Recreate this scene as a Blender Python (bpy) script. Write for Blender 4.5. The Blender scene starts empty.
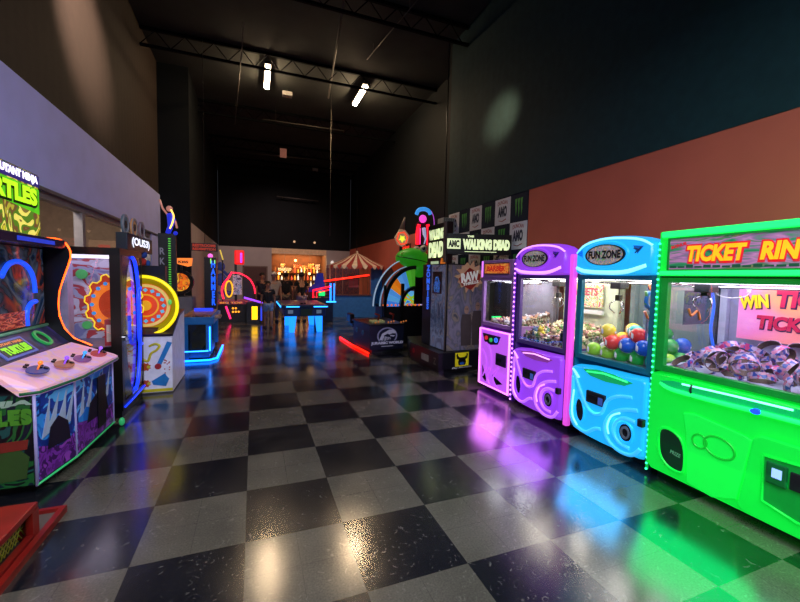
import bpy, bmesh, math, random
from math import sin, cos, pi, radians as R
from mathutils import Vector, Matrix
random.seed(7)
SC = bpy.context.scene
COL = SC.collection

# ------------------------------------------------------------------ camera
CAMZ = 1.665
cam_d = bpy.data.cameras.new('camera')
cam_d.sensor_width = 36.0
cam_d.lens = 383.0 / 800.0 * 36.0
cam_d.clip_start = 0.05
cam = bpy.data.objects.new('camera', cam_d)
COL.objects.link(cam)
_F = Vector((0.35700, 0.93202, -0.06236)); _R = Vector((0.93410, -0.35640, 0.02086)); _U = Vector((0.00279, 0.06570, 0.99784))
cam.matrix_world = Matrix(((_R.x, _U.x, -_F.x, 0), (_R.y, _U.y, -_F.y, 0), (_R.z, _U.z, -_F.z, CAMZ), (0, 0, 0, 1)))
SC.camera = cam

# ------------------------------------------------------------------ world, view, large lights
SC.view_settings.view_transform = 'Standard'
SC.view_settings.look = 'None'
SC.view_settings.exposure = 0.0
SC.view_settings.gamma = 1.0
SC.view_settings.use_curve_mapping = False
SC.cycles.use_denoising = True
SC.cycles.max_bounces = 8
SC.cycles.transparent_max_bounces = 24
SC.cycles.sample_clamp_indirect = 6.0
SC.cycles.caustics_reflective = False
SC.cycles.caustics_refractive = False
w = bpy.data.worlds.new('world'); SC.world = w; w.use_nodes = True
w.node_tree.nodes['Background'].inputs[0].default_value = (0.25, 0.26, 0.32, 1)
w.node_tree.nodes['Background'].inputs[1].default_value = 0.15

def area(name, loc, rot, sx, sy, power, col):
    d = bpy.data.lights.new(name, 'AREA'); d.shape = 'RECTANGLE'; d.size = sx; d.size_y = sy
    d.energy = power; d.color = col
    o = bpy.data.objects.new(name, d); o.location = loc; o.rotation_euler = rot
    COL.objects.link(o); return o
def spot(name, loc, target, power, col, ang=50, blend=.8, rad=.1):
    d = bpy.data.lights.new(name, 'SPOT'); d.energy = power; d.color = col
    d.spot_size = R(ang); d.spot_blend = blend; d.shadow_soft_size = rad
    o = bpy.data.objects.new(name, d); o.location = loc
    o.rotation_euler = (Vector(target) - Vector(loc)).to_track_quat('-Z', 'Y').to_euler()
    COL.objects.link(o); return o
# broad unseen fill light added behind and above the camera to brighten the hall
area('hall_fill', (0.3, -0.9, 4.5), (0, 0, 0), 3.6, 3.6, 420, (.84, .89, 1.0))
spot('wall_wash_left', (0.2, 5.6, 6.9), (-2.38, 7.2, 5.3), 4200, (1.0, .78, .66), 36, 1.0)
spot('wall_wash_right', (2.0, 4.4, 4.9), (4.4, 6.3, 4.72), 1700, (1.0, .48, .26), 20, 1.0)
spot('left_wall_fill', (1.6, -2.6, 5.2), (-2.4, 6.5, 3.1), 1100, (.80, .80, 1.0), 50, 1.0, .4)  # unseen spot added to brighten the left wall panel
area('bar_light', (2.3, 21.9, 2.86), (0, 0, 0), 2.4, .9, 110, (1.0, .55, .22))
spot('far_wall_fill', (1.2, 15.6, 6.6), (1.2, 21, 1.5), 620, (1.0, .72, .70), 85, .9)  # unseen pinkish spot added to lift the back wall
spot('kiosk_fill', (3.4, 9.6, 5.8), (4.1, 15.2, 1.0), 420, (.85, .9, 1.0), 50, .9)  # unseen spot added because the kiosk came out dark
area('green_panel_fill', (3.12, 1.66, .45), (0, R(62), 0), .7, 1.1, 12, (.0, 1.0, .22))  # unseen light added before the green panel to strengthen its colour on the floor
area('blue_panel_fill', (3.12, 2.72, .45), (0, R(62), 0), .6, .7, 11, (.05, .45, 1.0))  # added likewise before the blue panel, boosts its spill on the floor
area('violet_panel_fill', (3.12, 3.72, .45), (0, R(62), 0), .6, .8, 9, (.45, .12, 1.0))  # added likewise before the purple panel, for the floor
area('pink_panel_fill', (3.2, 4.65, .45), (0, R(62), 0), .6, .6, 8, (.75, .2, 1.0))  # added likewise before the narrow machine's panel, for the floor
area('store_fill', (-3.6, 5.5, 4.1), (0, 0, 0), 1.0, 7.0, 380, (1.0, .85, .66))  # unseen light added so the shop wall shows through the glass

# ------------------------------------------------------------------ helpers
def lin(h):
    h = h.lstrip('#'); v = [int(h[i:i + 2], 16) / 255 for i in (0, 2, 4)]
    return tuple(x / 12.92 if x <= .04045 else ((x + .055) / 1.055) ** 2.4 for x in v) + (1,)
MATS = {}
def mat(name, h, rough=.5, metal=0, em=None, es=0, noise=.12, nscale=9, bump=0, coat=0, spec=None):
    key = name
    if key in MATS: return MATS[key]
    m = bpy.data.materials.new(name); m.use_nodes = True; nt = m.node_tree
    b = nt.nodes['Principled BSDF']; c = lin(h)
    b.inputs['Roughness'].default_value = rough; b.inputs['Metallic'].default_value = metal
    if coat: b.inputs['Coat Weight'].default_value = coat; b.inputs['Coat Roughness'].default_value = .08
    if spec is not None: b.inputs['Specular IOR Level'].default_value = spec
    tc = nt.nodes.new('ShaderNodeTexCoord'); n = nt.nodes.new('ShaderNodeTexNoise')
    n.inputs['Scale'].default_value = nscale; n.inputs['Detail'].default_value = 3
    nt.links.new(tc.outputs['Object'], n.inputs['Vector'])
    rp = nt.nodes.new('ShaderNodeValToRGB')
    rp.color_ramp.elements[0].position = .3; rp.color_ramp.elements[1].position = .7
    rp.color_ramp.elements[0].color = tuple(x * (1 - noise) for x in c[:3]) + (1,)
    rp.color_ramp.elements[1].color = tuple(min(1, x * (1 + noise)) for x in c[:3]) + (1,)
    nt.links.new(n.outputs['Fac'], rp.inputs['Fac']); nt.links.new(rp.outputs['Color'], b.inputs['Base Color'])
    if bump:
        bp = nt.nodes.new('ShaderNodeBump'); bp.inputs['Strength'].default_value = bump; bp.inputs['Distance'].default_value = .01
        nt.links.new(n.outputs['Fac'], bp.inputs['Height']); nt.links.new(bp.outputs['Normal'], b.inputs['Normal'])
    if es:
        b.inputs['Emission Color'].default_value = lin(em or h); b.inputs['Emission Strength'].default_value = es
    MATS[key] = m; return m
def art(name, stops, scale=4, es=0, dist=1.5, kind='noise', rough=.35, stretch=(1, 1, 1), const=True, detail=2):
    """printed artwork: a procedural pattern of the given inks, es adds a glow, also where nothing is backlit"""
    if name in MATS: return MATS[name]
    m = bpy.data.materials.new(name); m.use_nodes = True; nt = m.node_tree
    b = nt.nodes['Principled BSDF']; b.inputs['Roughness'].default_value = rough
    tc = nt.nodes.new('ShaderNodeTexCoord'); mp = nt.nodes.new('ShaderNodeMapping')
    mp.inputs['Scale'].default_value = stretch
    nt.links.new(tc.outputs['Object'], mp.inputs['Vector'])
    if kind == 'noise':
        n = nt.nodes.new('ShaderNodeTexNoise'); n.inputs['Scale'].default_value = scale
        n.inputs['Distortion'].default_value = dist; n.inputs['Detail'].default_value = detail; fac = n.outputs['Fac']
    elif kind == 'voronoi':
        n = nt.nodes.new('ShaderNodeTexVoronoi'); n.inputs['Scale'].default_value = scale; fac = n.outputs['Color']
    else:
        n = nt.nodes.new('ShaderNodeTexWave'); n.inputs['Scale'].default_value = scale; n.inputs['Distortion'].default_value = dist; fac = n.outputs['Fac']
    nt.links.new(mp.outputs['Vector'], n.inputs['Vector'])
    rp = nt.nodes.new('ShaderNodeValToRGB'); cr = rp.color_ramp
    if const: cr.interpolation = 'CONSTANT'
    lo, hi = (.32, .68) if kind == 'noise' else (0, 1)
    k = len(stops)
    while len(cr.elements) < k: cr.elements.new(.5)
    for i, s in enumerate(stops):
        cr.elements[i].position = lo + (hi - lo) * i / (k if const else k - 1); cr.elements[i].color = lin(s)
    nt.links.new(fac, rp.inputs['Fac']); nt.links.new(rp.outputs['Color'], b.inputs['Base Color'])
    if es:
        nt.links.new(rp.outputs['Color'], b.inputs['Emission Color']); b.inputs['Emission Strength'].default_value = es
    MATS[name] = m; return m
def glass(name='clear_glass', tint='ffffff', rough=.02, refl=1.0):
    if name in MATS: return MATS[name]
    m = bpy.data.materials.new(name); m.use_nodes = True; nt = m.node_tree
    nt.nodes.remove(nt.nodes['Principled BSDF']); out = nt.nodes['Material Output']
    t = nt.nodes.new('ShaderNodeBsdfTransparent'); t.inputs[0].default_value = lin(tint)
    g = nt.nodes.new('ShaderNodeBsdfGlossy'); g.inputs['Roughness'].default_value = rough; g.inputs[0].default_value = (refl, refl, refl, 1)
    f = nt.nodes.new('ShaderNodeFresnel'); f.inputs[0].default_value = 1.45
    mx = nt.nodes.new('ShaderNodeMixShader')
    ge = nt.nodes.new('ShaderNodeNewGeometry'); inv = nt.nodes.new('ShaderNodeMath'); inv.operation = 'SUBTRACT'; inv.inputs[0].default_value = 1
    mu = nt.nodes.new('ShaderNodeMath'); mu.operation = 'MULTIPLY'
    nt.links.new(ge.outputs['Backfacing'], inv.inputs[1]); nt.links.new(inv.outputs[0], mu.inputs[0]); nt.links.new(f.outputs[0], mu.inputs[1])
    nt.links.new(mu.outputs[0], mx.inputs[0]); nt.links.new(t.outputs[0], mx.inputs[1]); nt.links.new(g.outputs[0], mx.inputs[2])
    nt.links.new(mx.outputs[0], out.inputs['Surface']); MATS[name] = m; return m
GL = glass()

WORLD = (Vector((0, 0, 0)), Vector((1, 0, 0)), Vector((0, 1, 0)), Vector((0, 0, 1)))
def frame(o, u, v=(0, 0, 1)):
    u = Vector(u).normalized(); v = Vector(v).normalized(); return (Vector(o), u, v, u.cross(v))
class MB:
    """collects shapes (in a local frame a,b,c) into one mesh"""
    def __init__(s, fr=None): s.v = []; s.f = []; s.fr = fr or WORLD; s.sm = []
    def P(s, a, b, c):
        o, u, v, n = s.fr; return o + u * a + v * b + n * c
    def add(s, vs, fs, smooth=False):
        k = len(s.v); s.v += [s.P(*p) for p in vs]; s.f += [tuple(i + k for i in f) for f in fs]; s.sm += [smooth] * len(fs); return s
    def box(s, a0, a1, b0, b1, c0, c1):
        if a0 > a1: a0, a1 = a1, a0
        if b0 > b1: b0, b1 = b1, b0
        if c0 > c1: c0, c1 = c1, c0
        return s.add([(a0, b0, c0), (a1, b0, c0), (a1, b1, c0), (a0, b1, c0), (a0, b0, c1), (a1, b0, c1), (a1, b1, c1), (a0, b1, c1)],
              [(3, 2, 1, 0), (4, 5, 6, 7), (0, 1, 5, 4), (1, 2, 6, 5), (2, 3, 7, 6), (3, 0, 4, 7)])
    def prism(s, pts, c0, c1):
        if c0 > c1: c0, c1 = c1, c0
        n = len(pts); A = sum(pts[i][0] * pts[(i + 1) % n][1] - pts[(i + 1) % n][0] * pts[i][1] for i in range(n))
        if A < 0: pts = pts[::-1]
        return s.add([(x, y, c0) for x, y in pts] + [(x, y, c1) for x, y in pts],
              [tuple(range(n))[::-1], tuple(range(n, 2 * n))] + [(i, (i + 1) % n, n + (i + 1) % n, n + i) for i in range(n)])
    def disc(s, a, b, r, c0, c1, seg=28, rb=None, tilt=0):
        rb = rb or r; pts = []
        for i in range(seg):
            t = 2 * pi * i / seg; x = r * cos(t); y = rb * sin(t)
            pts.append((a + x * cos(tilt) - y * sin(tilt), b + x * sin(tilt) + y * cos(tilt)))
        return s.prism(pts, c0, c1)
    def loft(s, rings, cap=True, smooth=True, closed=False):
        """rings: lists of the same number of (a,b,c) points"""
        n = len(rings[0]); vs = [p for r in rings for p in r]; fs = []
        if closed:
            m = len(rings) - 1; vs = vs[:-n]
            for k in range(m):
                k2 = (k + 1) % m
                for i in range(n):
                    j = (i + 1) % n; fs.append((k * n + i, k * n + j, k2 * n + j, k2 * n + i))
            return s.add(vs, fs, smooth)
        for k in range(len(rings) - 1):
            for i in range(n):
                j = (i + 1) % n; fs.append((k * n + i, k * n + j, (k + 1) * n + j, (k + 1) * n + i))
        s.add(vs, fs, smooth)
        if cap:
            k0 = len(s.v) - len(vs); L = len(s.v)
            s.f += [tuple(range(k0, k0 + n))[::-1], tuple(range(L - n, L))]; s.sm += [False, False]
        return s
    def dome(s, pts, c0, c1, shrink=.75, steps=5):
        """raised pillow over an outline"""
        ca = sum(p[0] for p in pts) / len(pts); cb = sum(p[1] for p in pts) / len(pts); rings = []
        rings.append([(x, y, c0) for x, y in pts])
        for k in range(steps + 1):
            t = k / steps * pi / 2; f = 1 - (1 - shrink) * (1 - cos(t)) ; h = c0 + (c1 - c0) * sin(t)
            rings.append([(ca + (x - ca) * f, cb + (y - cb) * f, h) for x, y in pts])
        return s.loft(rings)
    def ringd(s, a, b, r0, r1, c0, c1, seg=32, k=1.0, t0=0, t1=2 * pi):
        """annulus (or part of one); k squashes b"""
        full = abs(t1 - t0 - 2 * pi) < 1e-6; n = seg if full else seg + 1; rings = []
        for i in range(n):
            t = t0 + (t1 - t0) * i / seg
            rings.append([(a + r * cos(t), b + r * k * sin(t), c) for r, c in ((r0, c0), (r1, c0), (r1, c1), (r0, c1))])
        if full: rings.append(rings[0])
        return s.loft(rings, cap=not full, smooth=False, closed=full)
    def tube(s, pts, r, seg=8, closed=False, taper=None):
        pts = [Vector(p) for p in pts]; n = len(pts); rings = []; prev = None
        for i, p in enumerate(pts):
            if closed: d = pts[(i + 1) % n] - pts[i - 1]
            else: d = pts[min(i + 1, n - 1)] - pts[max(i - 1, 0)]
            if d.length < 1e-9: d = Vector((0, 0, 1))
            d.normalize()
            if prev is None: x = d.orthogonal().normalized()
            else:
                x = prev - d * prev.dot(d); x = x.normalized() if x.length > 1e-6 else d.orthogonal().normalized()
            prev = x; y = d.cross(x); rr = r if taper is None else r * (taper[i] if hasattr(taper, '__len__') else 1 + (taper - 1) * i / (n - 1))
            rings.append([tuple(p + (x * cos(2 * pi * k / seg) + y * sin(2 * pi * k / seg)) * rr) for k in range(seg)])
        if closed: rings.append(rings[0])
        return s.loft(rings, cap=not closed, closed=closed)
    def ball(s, c, r, seg=16, rings=10, sc=(1, 1, 1)):
        vs = [(c[0], c[1], c[2] - r * sc[2])]; fs = []
        for i in range(1, rings):
            t = -pi / 2 + pi * i / rings
            for k in range(seg):
                p = 2 * pi * k / seg; vs.append((c[0] + r * cos(t) * cos(p) * sc[0], c[1] + r * cos(t) * sin(p) * sc[1], c[2] + r * sin(t) * sc[2]))
        vs.append((c[0], c[1], c[2] + r * sc[2])); L = len(vs) - 1
        for k in range(seg):
            fs.append((0, 1 + (k + 1) % seg, 1 + k))
            for i in range(rings - 2):
                a = 1 + i * seg + k; b = 1 + i * seg + (k + 1) % seg; fs.append((a, b, b + seg, a + seg))
            a = 1 + (rings - 2) * seg; fs.append((a + k, a + (k + 1) % seg, L))
        return s.add(vs, fs, True)
    def lathe(s, prof, seg=20, c=(0, 0)):
        rings = [[(c[0] + r * cos(2 * pi * k / seg), c[1] + r * sin(2 * pi * k / seg), z) for k in range(seg)] for r, z in prof]
        return s.loft(rings)
    def build(s, name, m, parent=None, bevel=0, origin=None, wire=None):
        if parent is not None: base = wloc(parent)
        elif origin is not None: base = Vector(origin)
        else:
            xs = [p.x for p in s.v]; ys = [p.y for p in s.v]; zs = [p.z for p in s.v]
            base = Vector(((min(xs) + max(xs)) / 2, (min(ys) + max(ys)) / 2, min(zs)))
        me = bpy.data.meshes.new(name); me.from_pydata([tuple(p - base) for p in s.v], [], s.f)
        for i, q in enumerate(s.sm):
            if q and i < len(me.polygons): me.polygons[i].use_smooth = True
        me.materials.append(m); me.update()
        o = bpy.data.objects.new(name, me); COL.objects.link(o)
        if parent is not None: o.parent = parent
        else: o.location = base
        if bevel:
            b = o.modifiers.new('bevel', 'BEVEL'); b.width = bevel; b.segments = 2; b.limit_method = 'ANGLE'
        return o
    def each(s, name, m, parent, **k):
        """every separate piece as a part of its own"""
        n = len(s.v); root = list(range(n))
        def find(i):
            while root[i] != i: root[i] = root[root[i]]; i = root[i]
            return i
        key = {}
        for f in s.f:
            for i in f[1:]: root[find(i)] = find(f[0])
        groups = {}
        for fi, f in enumerate(s.f): groups.setdefault(find(f[0]), []).append(fi)
        # caps share positions with tube ends: merge pieces that share a point
        pos = {}; alias = {}
        def fa(g):
            while alias.get(g, g) != g: g = alias[g]
            return g
        for g, fl in groups.items():
            for fi in fl:
                for i in s.f[fi]:
                    q = tuple(round(x, 5) for x in s.v[i])
                    if q in pos and fa(pos[q]) != fa(g): alias[fa(g)] = fa(pos[q])
                    pos.setdefault(q, g)
        out = {}
        for g, fl in groups.items(): out.setdefault(fa(g), []).extend(fl)
        res = []
        for g, fl in out.items():
            mb = MB(); mp = {}
            for fi in fl:
                for i in s.f[fi]:
                    if i not in mp: mp[i] = len(mb.v); mb.v.append(s.v[i])
                mb.f.append(tuple(mp[i] for i in s.f[fi])); mb.sm.append(s.sm[fi])
            res.append(mb.build(name, m, parent, **k))
        return res
def wloc(o):
    p = Vector(o.location)
    while o.parent is not None: o = o.parent; p = p + Vector(o.location)
    return p
def tag(o, label, cat, group=None, kind=None):
    o['label'] = label; o['category'] = cat
    if group: o['group'] = group
    if kind: o['kind'] = kind
    return o
def thing(name, label, cat, loc=(0, 0, 0), group=None):
    o = bpy.data.objects.new(name, None); COL.objects.link(o); o.location = loc; o.empty_display_size = .1
    return tag(o, label, cat, group)
def struct(name, mb, m, parent=None, **k):
    o = mb.build(name, m, parent, **k)
    if parent is None: o['kind'] = 'structure'
    return o
def kids(o): return [c for c in COL.objects if c.parent is o]
def dup(root, loc=None, rot=None, label=None, ch=None):
    r = root.copy(); COL.objects.link(r)
    if loc is not None: r.location = loc
    if rot is not None: r.rotation_euler = rot
    if label: r['label'] = label
    for c in (ch if ch is not None else kids(root)):
        d = c.copy(); COL.objects.link(d); d.parent = r
    return r
def text(s, fr, a, b, w_, h_, m, parent, c=.001, bold=.02, depth=.002, shear=0, rot=0, name='lettering', arch=0):
    """flat lettering filling a w_ x h_ box centred on (a,b) of a frame"""
    cu = bpy.data.curves.new('t', 'FONT'); cu.body = s; cu.offset = bold; cu.shear = shear; cu.resolution_u = 3
    cu.align_x = 'CENTER'; cu.space_line = .85
    to = bpy.data.objects.new('t', cu); COL.objects.link(to)
    dg = bpy.context.evaluated_depsgraph_get(); dg.update()
    me = bpy.data.meshes.new_from_object(to.evaluated_get(dg)); bpy.data.objects.remove(to)
    xs = [v.co.x for v in me.vertices]; ys = [v.co.y for v in me.vertices]
    if not xs: return None
    x0, x1, y0, y1 = min(xs), max(xs), min(ys), max(ys); mb = MB(fr)
    vs = []
    for v in me.vertices:
        p = (v.co.x - (x0 + x1) / 2) / (x1 - x0) * w_; q = (v.co.y - (y0 + y1) / 2) / (y1 - y0) * h_
        q += arch * (1 - (2 * p / w_) ** 2)
        vs.append((a + p * cos(rot) - q * sin(rot), b + p * sin(rot) + q * cos(rot)))
    fs = [tuple(p.vertices) for p in me.polygons]
    mb.add([(x, y, c + depth) for x, y in vs], fs)
    bpy.data.meshes.remove(me)
    return mb.build(name, m, parent)

BLACK = mat('black_laminate', '0b0b0e', .35); CHAR = mat('charcoal_plastic', '1c1d22', .4)
DKMET = mat('dark_metal', '222226', .35, .7); CHROME = mat('chrome', 'c8c8cc', .15, 1)
GREYP = mat('grey_plastic', '6d6f78', .4); WHITEP = mat('white_plastic', 'd8d8dc', .4)
def ell(a, b, ra, rb, n=32, tilt=0):
    o = []
    for i in range(n):
        t = 2 * pi * i / n; x = ra * cos(t); y = rb * sin(t); o.append((a + x * cos(tilt) - y * sin(tilt), b + x * sin(tilt) + y * cos(tilt)))
    return o
def spline(pts, n=6, closed=False):
    """Catmull-Rom through points"""
    P = [Vector(p) for p in pts]; out = []; m = len(P)
    rng = range(m if closed else m - 1)
    for i in rng:
        g = (lambda k: P[k % m]) if closed else (lambda k: P[max(0, min(m - 1, k))])
        a, b, c, d = g(i - 1), g(i), g(i + 1), g(i + 2)
        for k in range(n):
            t = k / n
            out.append(tuple(.5 * ((2 * b) + (c - a) * t + (2 * a - 5 * b + 4 * c - d) * t * t + (3 * b - a - 3 * c + d) * t ** 3)))
    if not closed: out.append(tuple(P[-1]))
    return out

# ================================================================== SETTING
S = 0.61
def floor_material():
    m = bpy.data.materials.new('checker_vinyl'); m.use_nodes = True; nt = m.node_tree; N = nt.nodes.new; Lk = nt.links.new
    b = nt.nodes['Principled BSDF']
    tc = N('ShaderNodeTexCoord'); mp = N('ShaderNodeMapping'); mp.inputs['Scale'].default_value = (1 / S, 1 / S, 0)
    mp.inputs['Location'].default_value = (0.0859, -3.0305 + 6, .5)
    Lk(tc.outputs['Object'], mp.inputs['Vector'])
    ck = N('ShaderNodeTexChecker'); ck.inputs['Scale'].default_value = 1.0
    ck.inputs['Color2'].default_value = lin('545048'); ck.inputs['Color1'].default_value = lin('14161d')
    Lk(mp.outputs['Vector'], ck.inputs['Vector'])
    n1 = N('ShaderNodeTexNoise'); n1.inputs['Scale'].default_value = 90; n1.inputs['Detail'].default_value = 4
    n2 = N('ShaderNodeTexNoise'); n2.inputs['Scale'].default_value = 2.2; n2.inputs['Detail'].default_value = 5
    for n in (n1, n2): Lk(tc.outputs['Object'], n.inputs['Vector'])
    def mulmix(src, fac, lo, hi):
        r = N('ShaderNodeMapRange'); r.inputs['From Min'].default_value = .3; r.inputs['From Max'].default_value = .7
        r.inputs['To Min'].default_value = lo; r.inputs['To Max'].default_value = hi; Lk(fac, r.inputs['Value'])
        x = N('ShaderNodeMix'); x.data_type = 'RGBA'; x.blend_type = 'MULTIPLY'; x.inputs['Factor'].default_value = 1
        Lk(src, x.inputs['A']); Lk(r.outputs['Result'], x.inputs['B']); return x.outputs['Result']
    c = mulmix(ck.outputs['Color'], n1.outputs['Fac'], .80, 1.2); c = mulmix(c, n2.outputs['Fac'], .8, 1.15)
    # seams of the 12 inch tiles
    br = N('ShaderNodeTexBrick'); br.offset = 0; br.squash = 1; br.inputs['Scale'].default_value = 1
    br.inputs['Brick Width'].default_value = .5; br.inputs['Row Height'].default_value = .5; br.inputs['Mortar Size'].default_value = .0035
    br.inputs['Color1'].default_value = br.inputs['Color2'].default_value = (1, 1, 1, 1); br.inputs['Mortar'].default_value = (.65, .65, .65, 1)
    mp2 = N('ShaderNodeMapping'); mp2.inputs['Scale'].default_value = (1 / S, 1 / S, 0); mp2.inputs['Location'].default_value = (0.0859 + 20, -3.0305 + 20, 0)
    Lk(tc.outputs['Object'], mp2.inputs['Vector']); Lk(mp2.outputs['Vector'], br.inputs['Vector'])
    x = N('ShaderNodeMix'); x.data_type = 'RGBA'; x.blend_type = 'MULTIPLY'; x.inputs['Factor'].default_value = .8
    Lk(c, x.inputs['A']); Lk(br.outputs['Color'], x.inputs['B'])
    # fine scuffs
    n3 = N('ShaderNodeTexNoise'); n3.inputs['Scale'].default_value = 14; n3.inputs['Detail'].default_value = 8; n3.inputs['Distortion'].default_value = 2.5
    Lk(tc.outputs['Object'], n3.inputs['Vector'])
    r3 = N('ShaderNodeMapRange'); r3.inputs['From Min'].default_value = .60; r3.inputs['From Max'].default_value = .72; Lk(n3.outputs['Fac'], r3.inputs['Value'])
    y = N('ShaderNodeMix'); y.data_type = 'RGBA'; y.inputs['B'].default_value = lin('8c8880'); Lk(x.outputs['Result'], y.inputs['A'])
    mu = N('ShaderNodeMath'); mu.operation = 'MULTIPLY'; mu.inputs[1].default_value = .28; Lk(r3.outputs['Result'], mu.inputs[0]); Lk(mu.outputs[0], y.inputs['Factor'])
    Lk(y.outputs['Result'], b.inputs['Base Color'])
    rr = N('ShaderNodeMapRange'); rr.inputs['From Min'].default_value = .3; rr.inputs['From Max'].default_value = .7
    rr.inputs['To Min'].default_value = .15; rr.inputs['To Max'].default_value = .22; Lk(n2.outputs['Fac'], rr.inputs['Value'])
    Lk(rr.outputs['Result'], b.inputs['Roughness']); b.inputs['IOR'].default_value = 1.75
    bp = N('ShaderNodeBump'); bp.inputs['Strength'].default_value = .06; bp.inputs['Distance'].default_value = .003
    n4 = N('ShaderNodeTexNoise'); n4.inputs['Scale'].default_value = 22; n4.inputs['Detail'].default_value = 3
    Lk(tc.outputs['Object'], n4.inputs['Vector']); Lk(n4.outputs['Fac'], bp.inputs['Height']); Lk(bp.outputs['Normal'], b.inputs['Normal'])
    return m
XL, XR = -2.36, 4.4
YB = -3.5
struct('floor', MB().box(-5.2, 5.2, YB, 23, -.08, 0), floor_material(), origin=(0, 0, 0))
blackpaint = mat('black_ceiling_paint', '262927', .8, noise=.3, nscale=1.5)
ceil = struct('ceiling', MB().box(-5.2, 5.2, YB, 23, 7.15, 7.25), blackpaint)
wallblack = mat('black_wall_paint', '0b0f12', .75, noise=.2, nscale=2, spec=.2)
def ribbed(name, h, scale, rough=.75):
    if name in MATS: return MATS[name]
    m = mat(name, h, rough, spec=.2); nt = m.node_tree; b = nt.nodes['Principled BSDF']
    tc = nt.nodes.new('ShaderNodeTexCoord'); wv = nt.nodes.new('ShaderNodeTexWave'); wv.bands_direction = 'Y'; wv.inputs['Scale'].default_value = scale
    nt.links.new(tc.outputs['Object'], wv.inputs['Vector']); bp = nt.nodes.new('ShaderNodeBump'); bp.inputs['Strength'].default_value = .12; bp.inputs['Distance'].default_value = .01
    nt.links.new(wv.outputs['Fac'], bp.inputs['Height']); nt.links.new(bp.outputs['Normal'], b.inputs['Normal']); return m
wallribL = ribbed('ribbed_dark_steel', '2c221b', 1.6); wallribR = ribbed('ribbed_navy_steel', '17343a', 1.6)
drywall = mat('lavender_drywall', 'aeb0ec', .7, noise=.05, nscale=3)
redwall = mat('terracotta_wall', 'c05c48', .75, noise=.06, nscale=2)
offwhite = mat('off_white_wall', 'a89c98', .75, noise=.05, nscale=2)
# left side
struct('wall_left_upper', MB().box(XL - .15, XL, YB, 12.0, 3.72, 7.15), wallribL)
struct('wall_left', MB().box(XL - .15, XL + .03, YB, 12.0, 2.64, 3.72), drywall)
struct('trim_1', MB().box(XL - .02, XL + .05, YB, 12.0, 2.60, 2.64), mat('alu_trim', '807c84', .4, .6))
struct('wall_left_pier', MB().box(XL - .15, XL + .03, 11.0, 12.0, 0, 2.6), drywall)
struct('wall_left_corner', MB().box(XL - .15, -1.62, 12.0, 12.15, 0, 7.15), wallblack)
struct('wall_left_far', MB().box(-1.77, -1.62, 12.15, 21, 0, 3.06), offwhite)
struct('wall_left_far_upper', MB().box(-1.77, -1.63, 12.15, 21, 3.06, 7.15), wallblack)
# storefront windows in the left wall
ys = [YB, 2.2, 4.35, 7.05, 9.2, 11.0]; wm = mat('window_frame_metal', '8f8b90', .4, .5)
for i in range(5):
    y0, y1 = ys[i], ys[i + 1]; k = i + 1
    fr = MB().box(XL - .1, XL + .01, y0, y0 + .05, 0, 2.6).box(XL - .1, XL + .01, y1 - .05, y1, 0, 2.6).box(XL - .1, XL + .01, y0 + .05, y1 - .05, 0, .12).box(XL - .1, XL + .01, y0 + .05, y1 - .05, 2.52, 2.6)
    o = struct('window_%d' % k, fr, wm)
    MB().box(XL - .05, XL - .04, y0 + .05, y1 - .05, .12, 2.52).build('pane', GL, o)
# the dim shop behind the glass
tan = mat('tan_shop_wall', '8a7462', .7)
struct('wall_shop_back', MB().box(-5.1, -5.0, YB, 12, 0, 4.3), tan)
struct('trim_2', MB().box(-5.1, XL - .16, YB, 12, 4.3, 4.38), mat('shop_ceiling', '5a5048', .8))
struct('wall_shop_end', MB().box(-5.0, XL - .16, 11.9, 12, 0, 4.3), tan)
# right side
struct('wall_right', MB().box(XR, XR + .15, YB, 5.43, 0, 3.2), redwall)
struct('wall_right_poster', MB().box(XR, XR + .15, 5.43, 8.35, 0, 3.2), mat('navy_wall', '0e1c34', .8, spec=.2))
struct('wall_right_upper', MB().box(XR - .01, XR + .15, YB, 8.35, 3.2, 7.15), wallribR)
struct('wall_right_return', MB().box(XR, 5.15, 8.35, 8.45, 0, 7.15), wallblack)
struct('wall_right_far', MB().box(5.0, 5.15, 8.45, 21, 0, 3.12), redwall)
struct('wall_right_far_upper', MB().box(5.01, 5.15, 8.45, 21, 3.12, 7.15), wallblack)
# back of the hall with the bar opening
struct('wall_back', MB().box(-1.62, .88, 21, 21.15, 0, 3.03).box(3.7, 5.0, 21, 21.15, 0, 3.03), offwhite)
struct('wall_back_header', MB().box(.88, 3.7, 21, 21.15, 2.75, 3.03), mat('bar_header_paint', 'e8c498', .7))
struct('wall_back_upper', MB().box(-1.62, 5.0, 21.0, 21.15, 3.03, 7.15), wallblack)
struct('wall_bar', MB().box(.7, 3.9, 22.6, 22.7, 0, 2.9), mat('walnut_bar_wall', '6a3c20', .6, noise=.3, nscale=4))
struct('trim_3', MB().box(.78, .88, 21.15, 22.6, 0, 2.9).box(3.7, 3.8, 21.15, 22.6, 0, 2.9).box(.78, 3.8, 21.15, 22.6, 2.9, 2.95), mat('bar_side_paint', '5a3620', .7))
struct('wall_behind_camera', MB().box(-5.2, 5.2, YB - .15, YB, 0, 7.15), wallblack)
# brown door in the back wall
d1 = struct('door_1', MB().box(-.45, .62, 20.95, 20.99, 0, 2.02), mat('brown_door', '4e2c24', .5))
MB().box(-.51, -.45, 20.94, 21, 0, 2.08).box(.62, .68, 20.94, 21, 0, 2.08).box(-.51, .68, 20.94, 21, 2.02, 2.08).build('door_frame', mat('door_frame_paint', '6e5a50', .6), d1)
MB().ball((.52, 20.92, 1.0), .035).build('door_handle', CHROME, d1)
struct('baseboard_right', MB().box(XR - .015, XR, YB, 8.35, 0, .1), BLACK)
struct('baseboard_back', MB().box(-1.62, -.51, 20.98, 21, 0, .1), BLACK)
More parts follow.
